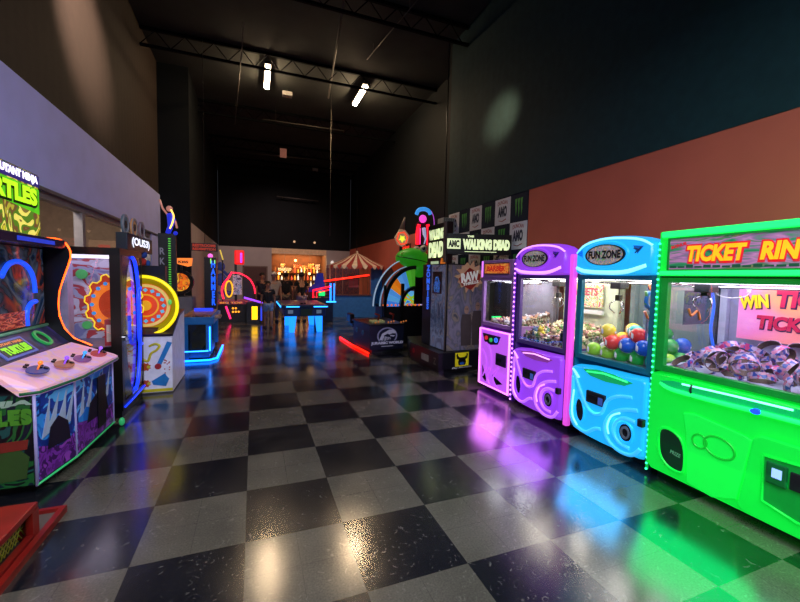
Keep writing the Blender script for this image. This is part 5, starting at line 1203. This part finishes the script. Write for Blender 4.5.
MB().ball((1.32, 11.5, .83), .05, 12, 8, (1, 1, .5)).ball((1.42, 11.6, .83), .04, 12, 8, (1, 1, .5)).each('mallet', BLACK, ah)
sc = thing('basket_game', 'small game with red neon arch, blue light post and green screen behind the hockey table', 'arcade game', (2.1, 14.2, 0))
MB().box(1.95, 2.75, 14.1, 14.7, 0, .85).build('cabinet_body', mat('basket_navy', '14203c', .4), sc)
FB_ = frame((0, 14.1, 0), (1, 0, 0))
MB(FB_).tube([(2.02, .85, .02), (2.02, 1.12, .02), (2.66, 1.27, .02)], .035).tube([(2.14, .85, .03), (2.14, 1.04, .03), (2.6, 1.14, .03)], .02).each('red_neon_arch', mat('neon_red', 'ff1830', .3), sc)
MB(FB_).box(2.22, 2.44, .92, 1.10, 0, .03).build('green_screen', mat('green_glow', '20c060', .3, em='20d068', es=1.4), sc)
MB(FB_).box(2.62, 2.68, .72, 1.38, .0, .05).box(2.76, 2.80, .72, 1.38, .0, .05).each('blue_light_post', mat('post_blue_light', '2070ff', .3, em='1c68ff', es=3.5), sc)
MB(FB_).box(2.5, 2.85, .68, .72, .0, .06).build('blue_ledge_light', bt_, sc)
cone = MB(FB_).prism([(1.75, 1.05), (2.1, 1.35), (2.2, 1.75), (2.42, 1.75), (2.5, 1.2), (2.5, 1.05)], -.35, -.30).build('blue_backboard', mat('backboard_blue', '142080', .4, em='1820a0', es=.2), sc)
MB(FB_).box(1.9, 2.1, .8, 1.05, -.35, -.3).box(2.35, 2.45, .8, 1.05, -.35, -.3).each('board_strut', CHAR, sc)

# ---- refreshment kiosk with striped canopy
ki = thing('kiosk', 'blue walled snack kiosk with red and cream striped canopy against the right wall', 'kiosk', (3.9, 15.6, 0))
kb = mat('kiosk_blue', '2c6ca8', .6)
MB().box(2.80, 5.0, 15.2, 15.35, 0, .88).box(4.52, 5.0, 15.2, 15.35, .88, 2.02).build('blue_wall', kb, ki)
MB().box(2.80, 2.95, 15.35, 17.5, 0, .88).build('side_wall', kb, ki)
MB().box(3.0, 4.5, 17.0, 17.1, .0, 2.0).build('inner_wall', art('kiosk_inner', ['5a3440', '402838', '8a4a40', '3a3048', '704838'], 5, .12, .5, stretch=(4, 1, .6)), ki)
MB().box(2.76, 4.54, 15.14, 15.4, .88, .92).build('counter', mat('counter_brown', '6a4438', .4), ki)
MB().tube([(2.84, 15.25, .9), (2.84, 15.25, 2.1)], .03).tube([(4.50, 15.22, .9), (4.50, 15.22, 2.1)], .03).tube([(3.35, 15.25, .9), (3.35, 15.25, 2.05)], .018).each('striped_post', art('post_stripes', ['b89878', 'a04038'], 14, .05, 0, kind='wave'), ki)
mb = MB()
for k in range(8): mb.box(3.0 + k * .2, 3.015 + k * .2, 15.28, 15.29, .92, 2.0)
mb.each('window_bar', mat('bar_brown', '6a4a40', .5), ki)
MB().box(3.6, 4.0, 15.29, 15.31, 1.2, 1.55).build('menu_board', mat('menu_red', '8a3c3c', .5, em='a04040', es=.12), ki)
# canopy: half cone gores, alternating stripes, with scallops
cx_, cy_ = 3.98, 15.45; cr = 1.22; n = 18
red = mat('canopy_red', 'a83428', .6); cream = mat('canopy_cream', 'e8cca8', .6)
for k in range(n):
    t0 = pi + pi * k / n; t1 = pi + pi * (k + 1) / n; m_ = cream if k % 2 else red
    prof = [(.02, 2.62), (.35, 2.47), (.75, 2.26), (cr, 2.08)]
    def P2(t, r, z, off=0): return (cx_ + (r + off) * cos(t), cy_ + (r + off) * sin(t) * .75, z)
    vs = []; 
    for r, z in prof: vs += [P2(t0, r, z), P2(t1, r, z)]
    for r, z in prof: vs += [P2(t0, r, z - .02), P2(t1, r, z - .02)]
    fs = []
    for i in range(3): fs += [(2 * i, 2 * i + 1, 2 * i + 3, 2 * i + 2), (8 + 2 * i, 8 + 2 * i + 2, 8 + 2 * i + 3, 8 + 2 * i + 1), (2 * i, 2 * i + 2, 10 + 2 * i, 8 + 2 * i), (2 * i + 1, 9 + 2 * i, 11 + 2 * i, 2 * i + 3)]
    fs += [(0, 8, 9, 1)]
    # scallop hanging from the rim
    j = len(vs); sc_pts = [P2(t0 + (t1 - t0) * q / 6, cr, 2.08 - .11 * sin(pi * q / 6) - .03) for q in range(7)]
    vs += sc_pts; fs += [(6, 7, j + 6, j + 5, j + 4, j + 3, j + 2, j + 1, j)]
    MB().add(vs, fs).build('canopy_gore', m_, ki)
MB().ball((cx_, cy_ - .02, 2.65), .05, 10, 8).build('finial', cream, ki)
MB().tube([(cx_ - .9, cy_ - .1, 2.1), (cx_ - .9, cy_ - .1, .9)], .02).build('canopy_post', cream, ki)
rb_ = thing('red_light_bar', 'long slanting red neon bar in front of the kiosk window', 'neon light', (3.4, 14.9, 0))
MB().tube([(2.50, 14.9, 1.44), (4.35, 14.9, 1.72)], .035).build('neon_tube', mat('neon_redorange2', 'ff2818', .3, em='ff2414', es=2.6), rb_)
MB().tube([(2.50, 14.97, 1.40), (4.35, 14.97, 1.68)], .03).build('tube_backing', CHAR, rb_)
MB().box(2.46, 2.56, 14.92, 15.02, 0, 1.44).build('support_post', CHAR, rb_)
gr = thing('neon_sign', 'red lit lettering on the wall above the striped canopy', 'sign', (5.2, 17.5, 2.3))
FG3 = frame((0, 17.9, 0), (1, 0, 0))
MB(FG3).box(4.3, 4.99, 2.20, 2.52, -.05, 0).build('sign_board', mat('grill_board', '401410', .5), gr)
MB().tube([(4.6, 17.94, 2.52), (4.6, 17.94, 7.15)], .012, 6).build('hanger', DKMET, gr)
text('GRILL', FG3, 4.64, 2.36, .6, .24, mat('grill_red', 'ff3020', .3, em='ff2c18', es=1.5), gr, c=.004, bold=.06)
FRR = frame((5.0, 0, 0), (0, -1, 0))
for y, z, s_, l in ((12.6, 2.70, 'Ticket', 'upper small red lettered sign on the far terracotta wall'), (13.0, 2.35, 'Basket', 'lower small red lettered sign on the far terracotta wall')):
    t = thing('wall_sign', l, 'sign', (4.99, y, z - .1))
    MB(FRR).box(-y - .5, -y + .5, z - .12, z + .12, .001, .03).build('sign_board', mat('wallsign_board', '3a0e0a', .5), t)
    text(s_, FRR, -y, z, .85, .17, mat('wallsign_red', 'e83020', .4, em='f03020', es=.8), t, c=.031, bold=.06)

# ---- racing game with red neon arch, far left
rc = thing('neon_racing_game', 'red neon arched game with yellow oval tube and tall red tower at the far left', 'arcade game', (-.45, 14.6, 0))
MB().box(-1.15, -.10, 14.3, 15.3, 0, .62).build('cabinet_body', mat('race_dark', '14101c', .4), rc)
MB().box(-1.2, -.05, 14.25, 15.3, .62, .72).build('control_top', art('race_top', ['301020', '802028', '402030', 'a03840', '203060'], 6, .9, 1.2), rc)
FRc = frame((0, 14.25, 0), (1, 0, 0))
MB(FRc).tube(spline([(-.95, .80, .02), (-1.0, 1.05, .02), (-.95, 1.30, .02), (-.82, 1.48, .02), (-.68, 1.72, .02)]), .03).tube(spline([(-.66, 1.70, .02), (-.40, 1.66, .02), (-.12, 1.48, .02), (.02, 1.2, .02), (.05, .98, .02)]), .022).each('red_neon_arch', mat('neon_pinkred', 'ff2040', .3, em='ff1c3c', es=2.6), rc)
MB(FRc).tube([(-.78 + .11 * cos(k * pi / 16), 1.14 + .27 * sin(k * pi / 16), .03) for k in range(32)], .022, 8, closed=True).build('yellow_neon_oval', mat('neon_yellow_o', 'ffb020', .3, em='ffac18', es=1.5), rc)
scn = MB(FRc).box(-.66, -.38, .95, 1.62, -.06, .0).build('display_panel', art('race_display', ['503048', '8080a0', 'b898a8', '302838'], 9, .5, .8), rc)
MB(FRc).prism([(-.34, .80), (.0, .80), (.0, 1.1), (-.1, 1.4), (-.34, 1.58)], -.1, -.05).build('back_screen', mat('race_back', '30202a', .4), rc)
MB(FRc).tube([(-.88, .55, .02), (-.74, .12, .02)], .03).build('pink_leg_light', mat('neon_magenta', 'ff2870', .3, em='ff2468', es=2.4), rc)
mb = MB(FRc)
for k in range(5): mb.disc(-.66 + .09 * (k % 3), .36 + .12 * (k // 3), .035, .02, .04, 8)
mb.each('amber_lamp', mat('amber_small', 'ffa030', .3, em='ffa028', es=1.6), rc)
text('BIG TOP', FRc, -.72, .67, .7, .06, mat('race_ink', 'd08040', .3, em='e08838', es=.8), rc, c=.004, bold=.04)
tw = MB().box(-.62, -.54, 14.5, 14.6, .72, 2.05).build('tower_post', CHAR, rc)
MB().box(-.62, -.30, 14.45, 14.55, 1.98, 2.48).build('red_tower_lamp', mat('tower_red', 'e02020', .3, em='f01c20', es=.9), tw, bevel=.05)
MB().tube([(-.40, 14.43, 2.05), (-.40, 14.43, 2.38)], .03).build('violet_tube', mat('neon_violet', '9040ff', .3, em='9440ff', es=1.8), tw)
MB(FRc).tube([(-1.05, 2.45, 0), (-.96, 2.12, 0)], .02).build('yellow_stick', mat('stick_yellow', 'e0c050', .3, em='e8c850', es=.8), rc)
MB().tube([(-.98, 14.3, .72), (-.98, 14.3, 2.15)], .02).build('stick_post', CHAR, rc)
MB().ball((-1.05, 14.5, 1.9), .14, 12, 8, (1, .8, 1.1)).tube([(-1.02, 14.5, 1.8), (-.85, 14.45, 1.62), (-.7, 14.4, 1.68)], .05).ball((-1.05, 14.5, 1.45), .2, 12, 8, (.9, .6, 1.1)).ball((-.9, 14.45, 1.0), .13, 10, 8, (2.0, .8, .6)).each('blue_character', mat('char_blue', '2c3a78', .6, em='4058b0', es=.12), rc)
yb = thing('ticket_game', 'low cabinet with glowing yellow block and violet edge light beside the walking child', 'arcade game', (.1, 14.0, 0))
MB().box(-.22, .22, 13.7, 14.2, 0, .70).build('cabinet_body', mat('ticket_dark', '181420', .4), yb)
MB().box(-.06, .12, 13.68, 13.70, .14, .58).build('yellow_panel', mat('yellow_lit', 'ffc818', .3, em='ffc010', es=2.2), yb)
MB(frame((0, 13.7, 0), (1, 0, 0))).tube([(-.30, .88, .0), (.28, .70, .0)], .03).build('violet_edge_light', mat('neon_violet', '9040ff', .3), yb)
MB().tube([(.24, 13.68, .1), (.24, 13.68, .6)], .025).build('blue_side_light', mat('side_bluelight', '3040c0', .3, em='3448e0', es=1.2), yb)

# ---- the bar at the back: shelves, pictures, bottles, pendant lamps
bs = thing('back_bar', 'long wooden back bar shelving under warm light', 'shelf', (2.3, 22.3, 0))
MB().box(1.0, 3.6, 22.25, 22.6, 0, 1.0).build('cupboard', mat('bar_wood', '5a3018', .5), bs)
for z in (1.35, 1.75): MB().box(1.0, 3.6, 22.35, 22.6, z, z + .03).build('shelf_board', mat('bar_wood', '5a3018', .5), bs)
for x in (1.0, 1.87, 2.73, 3.57): MB().box(x, x + .03, 22.35, 22.6, 1.0, 1.9).build('upright', mat('bar_wood', '5a3018', .5), bs)
cou = thing('bar_counter', 'dark wooden bar counter in front of the glowing shelves', 'counter', (2.3, 21.2, 0))
MB().box(.95, 3.65, 21.2, 21.6, 0, 1.0).build('counter_front', mat('counter_wood', '3c2010', .5), cou)
MB().box(.92, 3.68, 21.15, 21.65, 1.0, 1.05).build('counter_top', mat('counter_top_wood', '6a4020', .3), cou)
hues = [('amber', 'ffa030'), ('gold', 'f0d060'), ('red', 'e05030'), ('clear', 'e8e0c8'), ('brown', '8a4a20')]
for s_, z in enumerate((1.0, 1.38, 1.78)):
    for k in range(14):
        x = 1.12 + k * .178; nme, h = hues[(k * 3 + s_ * 2) % 5]; hh = .22 + .05 * ((k + s_) % 3)
        o = MB().lathe([(.001, z), (.042, z), (.042, z + hh * .6), (.016, z + hh * .75), (.015, z + hh), (.001, z + hh)], 10, (x, 22.42)).build('bottle', mat('bottle_' + nme, h, .15, em=h, es=1.3))  # glow put into the glass for the bar's golden light
        tag(o, '%s glass bottle on the %s shelf of the back bar' % (nme, ('lowest', 'middle', 'top')[s_]), 'bottle', 'bottles on the back bar')
for k, (x, z, w_, h_, hx_, l) in enumerate(((1.55, 2.15, .25, .28, 'f0c070', 'bright cream framed picture high on the bar wall, leftmost'), (2.35, 2.15, .45, .2, 'c06038', 'wide red brown framed picture high on the bar wall'), (2.75, 2.1, .3, .22, 'e09048', 'small orange framed picture on the bar wall'), (3.1, 2.18, .34, .3, 'f0a850', 'square amber framed picture right of centre on the bar wall'), (3.48, 2.15, .26, .3, 'd8b890', 'pale framed picture at the right end of the bar wall'))):
    t = thing('framed_picture', l, 'picture', (x, 22.58, z - h_ / 2))
    MB().box(x - w_ / 2 - .02, x + w_ / 2 + .02, 22.57, 22.60, z - h_ / 2 - .02, z + h_ / 2 + .02).build('picture_frame', mat('pic_frame', '2c1408', .5), t)
    MB().box(x - w_ / 2, x + w_ / 2, 22.56, 22.57, z - h_ / 2, z + h_ / 2).build('picture_print', art('pic_' + hx_, [hx_, '6a2c14', hx_, 'f8d898'], 9, .7, 1), t)
tvs = thing('menu_screen', 'glowing menu screens above the bar shelves', 'screen', (1.75, 21.9, 1.95))
MB().box(1.25, 1.95, 21.9, 21.93, 1.88, 2.05).build('screen', art('menu_lit', ['f0b060', '803818', 'f8e0a0', 'c06828'], 14, 1.3, .6), tvs)
MB().box(1.22, 1.98, 21.93, 21.97, 1.85, 2.08).build('screen_housing', BLACK, tvs)
MB().tube([(1.6, 21.95, 2.08), (1.6, 21.95, 2.75)], .012, 6).build('hanger', DKMET, tvs)
tag(tvs, 'glowing menu screen hanging above the left of the bar shelves', 'screen')
for k, (x, z, l) in enumerate(((1.3, 1.72, 'small glowing globe lamp over the bar, nearest the doorless left end'), (2.15, 2.45, 'highest glowing globe lamp over the middle of the bar'), (2.9, 1.75, 'small glowing globe lamp over the right part of the bar'))):
    t = thing('pendant_lamp', l, 'pendant lamp', (x, 21.75, z)); MB().ball((x, 21.75, z), .065, 12, 8).build('globe', mat('globe_warm', 'ffc070', .3, em='ffb860', es=9), t)
    MB().tube([(x, 21.75, z + .06), (x, 21.75, 2.9)], .006, 5).build('cord', BLACK, t)
for k, x in enumerate((2.0, 3.05)):
    t = thing('spot_lamp', ('left' if k == 0 else 'right') + ' of two faint round lamps on the dark wall over the bar', 'spot lamp', (x, 20.9, 3.35))
    MB().ball((x, 20.88, 3.40), .06, 12, 8).build('globe', mat('globe_dim', 'c0a080', .3, em='c8a078', es=1.0), t); MB().box(x - .03, x + .03, 20.9, 21.0, 3.38, 3.42).build('bracket', CHAR, t)
wl = thing('wall_lamp', 'white wall lamp on the right jamb of the bar opening', 'wall lamp', (3.95, 20.9, 2.25))
MB().ball((4.0, 20.86, 2.35), .09, 12, 8, (1, .8, 1.5)).build('shade', mat('shade_white', 'd8d4d0', .4, em='d8d0c8', es=.7), wl); MB().box(3.97, 4.03, 20.9, 21.0, 2.3, 2.36).build('bracket', CHAR, wl)

# ================================================================== PEOPLE
def skin_mesh(name, verts, edges, m, parent, root=0, sub=1):
    """continuous tapering body grown over a skeleton; verts: (x,y,z,rx,ry)"""
    base = wloc(parent); me = bpy.data.meshes.new(name)
    me.from_pydata([tuple(Vector(v[:3]) - base) for v in verts], edges, []); me.materials.append(m)
    o = bpy.data.objects.new(name, me); COL.objects.link(o); o.parent = parent
    o.modifiers.new('skin', 'SKIN')
    if not me.skin_vertices: me.attributes  # modifier created through data api
    sk = me.skin_vertices[0].data if me.skin_vertices else None
    if sk is None:
        bpy.context.view_layer.objects.active = o; bpy.ops.mesh.customdata_skin_add(); sk = me.skin_vertices[0].data
    for i, v in enumerate(verts):
        sk[i].radius = (v[3], v[4] if len(v) > 4 else v[3]); sk[i].use_root = (i == root)
    s = o.modifiers.new('sub', 'SUBSURF'); s.levels = sub; s.render_levels = sub
    for p in me.polygons: p.use_smooth = True
    return o
def person(x, y, h, face, label, top_hex, bottom_hex, hair_hex, skin_hex='b88468', stride=.0, bend=(.1, .1), shorts=True, cap=None, lean=0):
    """face: heading in radians (0 looks along -y, towards the camera)"""
    t = thing('person', label, 'person', (0, 0, 0))
    k = h / 1.75; S_ = lambda *v: tuple(c * k for c in v)
    sk = mat('skin_' + skin_hex, skin_hex, .55); V = []; E_ = []
    def add(p, r, r2=None, par=None):
        V.append((p[0] * k, p[1] * k, p[2] * k, r * k, (r2 or r) * k)); i = len(V) - 1
        if par is not None: E_.append((par, i))
        return i
    pel = add((0, 0, .95), .15, .11); wa = add((0, 0, 1.10), .125, .095, pel); ch = add((0, lean * .5, 1.30), .15, .105, wa); ne = add((0, lean, 1.46), .06, .055, ch)
    nk = add((0, lean - .01, 1.53), .052, .052, ne); hd = add((0, lean - .02, 1.61), .075, .085, nk); h2 = add((0, lean - .02, 1.68), .078, .09, hd); add((0, lean - .01, 1.735), .05, .055, h2)
    add((0, lean - .118, 1.625), .012, .014, hd)              # nose
    hands = []
    for s, b in ((-1, bend[0]), (1, bend[1])):
        sh = add((.185 * s, lean, 1.42), .05, .05, ch); el = add((.235 * s, .02 + lean, 1.14), .038, .038, sh)
        wr = add((.245 * s, -.22 * b + .02 + lean, 1.14 - .25 * cos(b * 1.2)), .024, .026, el)
        d = Vector((V[wr][0] - V[el][0], V[wr][1] - V[el][1], V[wr][2] - V[el][2])).normalized() / 1
        pw = Vector((V[wr][0], V[wr][1], V[wr][2])) / k; pm = pw + d * .07
        pa = add(tuple(pm), .020, .036, wr); hands.append(pa)
        for q in range(4):
            off = Vector((0, (q - 1.5) * .02, 0)); f1 = pm + d * .04 + off; ln = (.045, .055, .05, .038)[q]
            a1 = add(tuple(f1), .009, .009, pa); add(tuple(f1 + d * ln + Vector((-.012 * s, 0, 0))), .008, .008, a1)
        th = pw + d * .035 + Vector((-.01 * s, -.038, 0)); a1 = add(tuple(th), .010, .010, wr); add(tuple(th + d * .04 + Vector((0, -.014, 0))), .008, .008, a1)
    feet = []
    for s in (-1, 1):
        st = stride * s; hp = add((.09 * s, 0, .88), .095, .10, pel); kn = add((.10 * s, -st * .5 - .01, .50), .056, .06, hp)
        an = add((.10 * s, -st * .6 + (.05 if st < 0 else 0), .10), .036, .04, kn); he = add((.10 * s, -st * .6 + .03, .045), .036, .036, an); add((.105 * s, -st * .6 - .14, .03), .035, .028, he); feet.append(-st * .6)
    body = skin_mesh('body', V, E_, sk, t, 0, 1)
    # clothes follow the same joints, a little larger
    def G(idx, grow): return [(V[i][0], V[i][1], V[i][2], V[i][3] + grow * k, V[i][4] + grow * k) for i in idx]
    tm_ = mat('cloth_' + top_hex, top_hex, .85, bump=.2, nscale=30)
    el0 = [e for e in E_ if e[0] == ch and V[e[1]][0] < -.1 * k][0][1]; er0 = [e for e in E_ if e[0] == ch and V[e[1]][0] > .1 * k][0][1]
    sl = lambda i: tuple(Vector(V[i][:3]) + Vector((.04 * (1 if V[i][0] > 0 else -1) * k, .01 * k, -.16 * k))) + (.062 * k, .062 * k)
    cv = G([pel, wa, ch, ne, el0, er0], .022); cv[0] = (cv[0][0], cv[0][1], .93 * k, .165 * k, .125 * k); cv[3] = (cv[3][0], cv[3][1], cv[3][2] - .02 * k, .07 * k, .065 * k)
    ce = [(0, 1), (1, 2), (2, 3), (2, 4), (2, 5)]
    cv += [sl(el0), sl(er0)]; ce += [(4, 6), (5, 7)]
    skin_mesh('shirt', cv, ce, tm_, t, 1, 1)
    hl = [i for i in range(len(V)) if abs(V[i][2] - .88 * k) < 1e-4]; kl = [e[1] for e in E_ if e[0] in hl]
    pv = [(0, 0, .96 * k, .165 * k, .125 * k)]; pe = []
    for a, b in zip(hl, kl):
        A = Vector(V[a][:3]); B = Vector(V[b][:3]); i = len(pv)
        pv.append(tuple(A) + (.112 * k, .115 * k)); pe.append((0, i))
        if shorts: pv.append(tuple(A.lerp(B, .72)) + (.095 * k, .098 * k)); pe.append((i, i + 1))
        else:
            an = [e[1] for e in E_ if e[0] == b][0]; pv.append(tuple(B) + (.075 * k, .078 * k)); pe.append((i, i + 1)); pv.append(tuple(B.lerp(Vector(V[an][:3]), .92)) + (.058 * k, .06 * k)); pe.append((i + 1, i + 2))
    skin_mesh('shorts' if shorts else 'trousers', pv, pe, mat('cloth_' + bottom_hex, bottom_hex, .8), t, 0, 1)
    # shoes
    for s, fy in zip((-1, 1), feet):
        MB().loft([[((.10 * s + a * w_) * k, (fy + b_) * k, z * k) for a, w_, b_ in ((1, .045, .07), (1, .05, -.08), (.6, .045, -.17), (-.6, .045, -.17), (-1, .05, -.08), (-1, .045, .07))] for z in (0, .05, .08)]).build('shoe', mat('shoe_dark', '26262c', .6), t, bevel=.01 * k)
    # hair, eyes, mouth, ears
    hm_ = mat('hair_' + hair_hex, hair_hex, .8)
    ha = MB().ball((0, (lean + .012) * k, 1.69 * k), .102 * k, 16, 10, (.93, 1.06, .88)).build('hair', hm_, t)
    for s in (-1, 1):
        MB().ball((.032 * s * k, (lean - .102) * k, 1.645 * k), .011 * k, 8, 6).build('eye', mat('eye_dark', '1a1412', .3), t)
        MB().ball((.082 * s * k, (lean - .015) * k, 1.625 * k), .02 * k, 8, 6, (.5, .8, 1.3)).build('ear', sk, t)
    MB().box(-.022 * k, .022 * k, (lean - .108) * k, (lean - .10) * k, 1.573 * k, 1.581 * k).build('mouth', mat('lips', '8a4a44', .5), t)
    if cap:
        c_ = MB().ball((0, (lean + .0) * k, 1.715 * k), .108 * k, 16, 10, (.95, 1.08, .72)).build('cap', mat('cap_' + cap, cap, .7), t)
        MB().box(-.07 * k, .07 * k, (lean - .19) * k, (lean - .08) * k, 1.70 * k, 1.715 * k).build('cap_peak', mat('cap_' + cap, cap, .7), c_)
    t.location = (x, y, 0); t.rotation_euler = (0, 0, face)
    return t
person(.42, 12.5, 1.44, .05, 'child walking forward in a dark sleeveless top and pale denim shorts', '10121c', '8098b8', '2a1c18', 'b07858', stride=.22)
person(.30, 15.0, 1.70, .4, 'dark-haired person in a dark top standing behind the walking child', '1c1c2c', '2a2a34', '1a1210', 'a87858', shorts=False)
person(.66, 14.0, 1.72, .1, 'person in a white cap and pale shirt behind the walking child', 'a89890', '3a3a44', '3a2a20', 'b88870', shorts=False, cap='d0c8c0')
person(1.13, 14.9, 1.72, pi - .2, 'person with back turned in black shirt and tan trousers, left of the table', '0a0b10', '6a584c', '1a1410', 'a87050', shorts=False, bend=(.3, .2))
person(1.60, 14.0, 1.74, pi + .15, 'person with back turned in black t-shirt and pinkish shorts behind the hockey table', '0a0c12', 'a08490', '2a1812', 'b07858', bend=(.8, .7), lean=-.05)
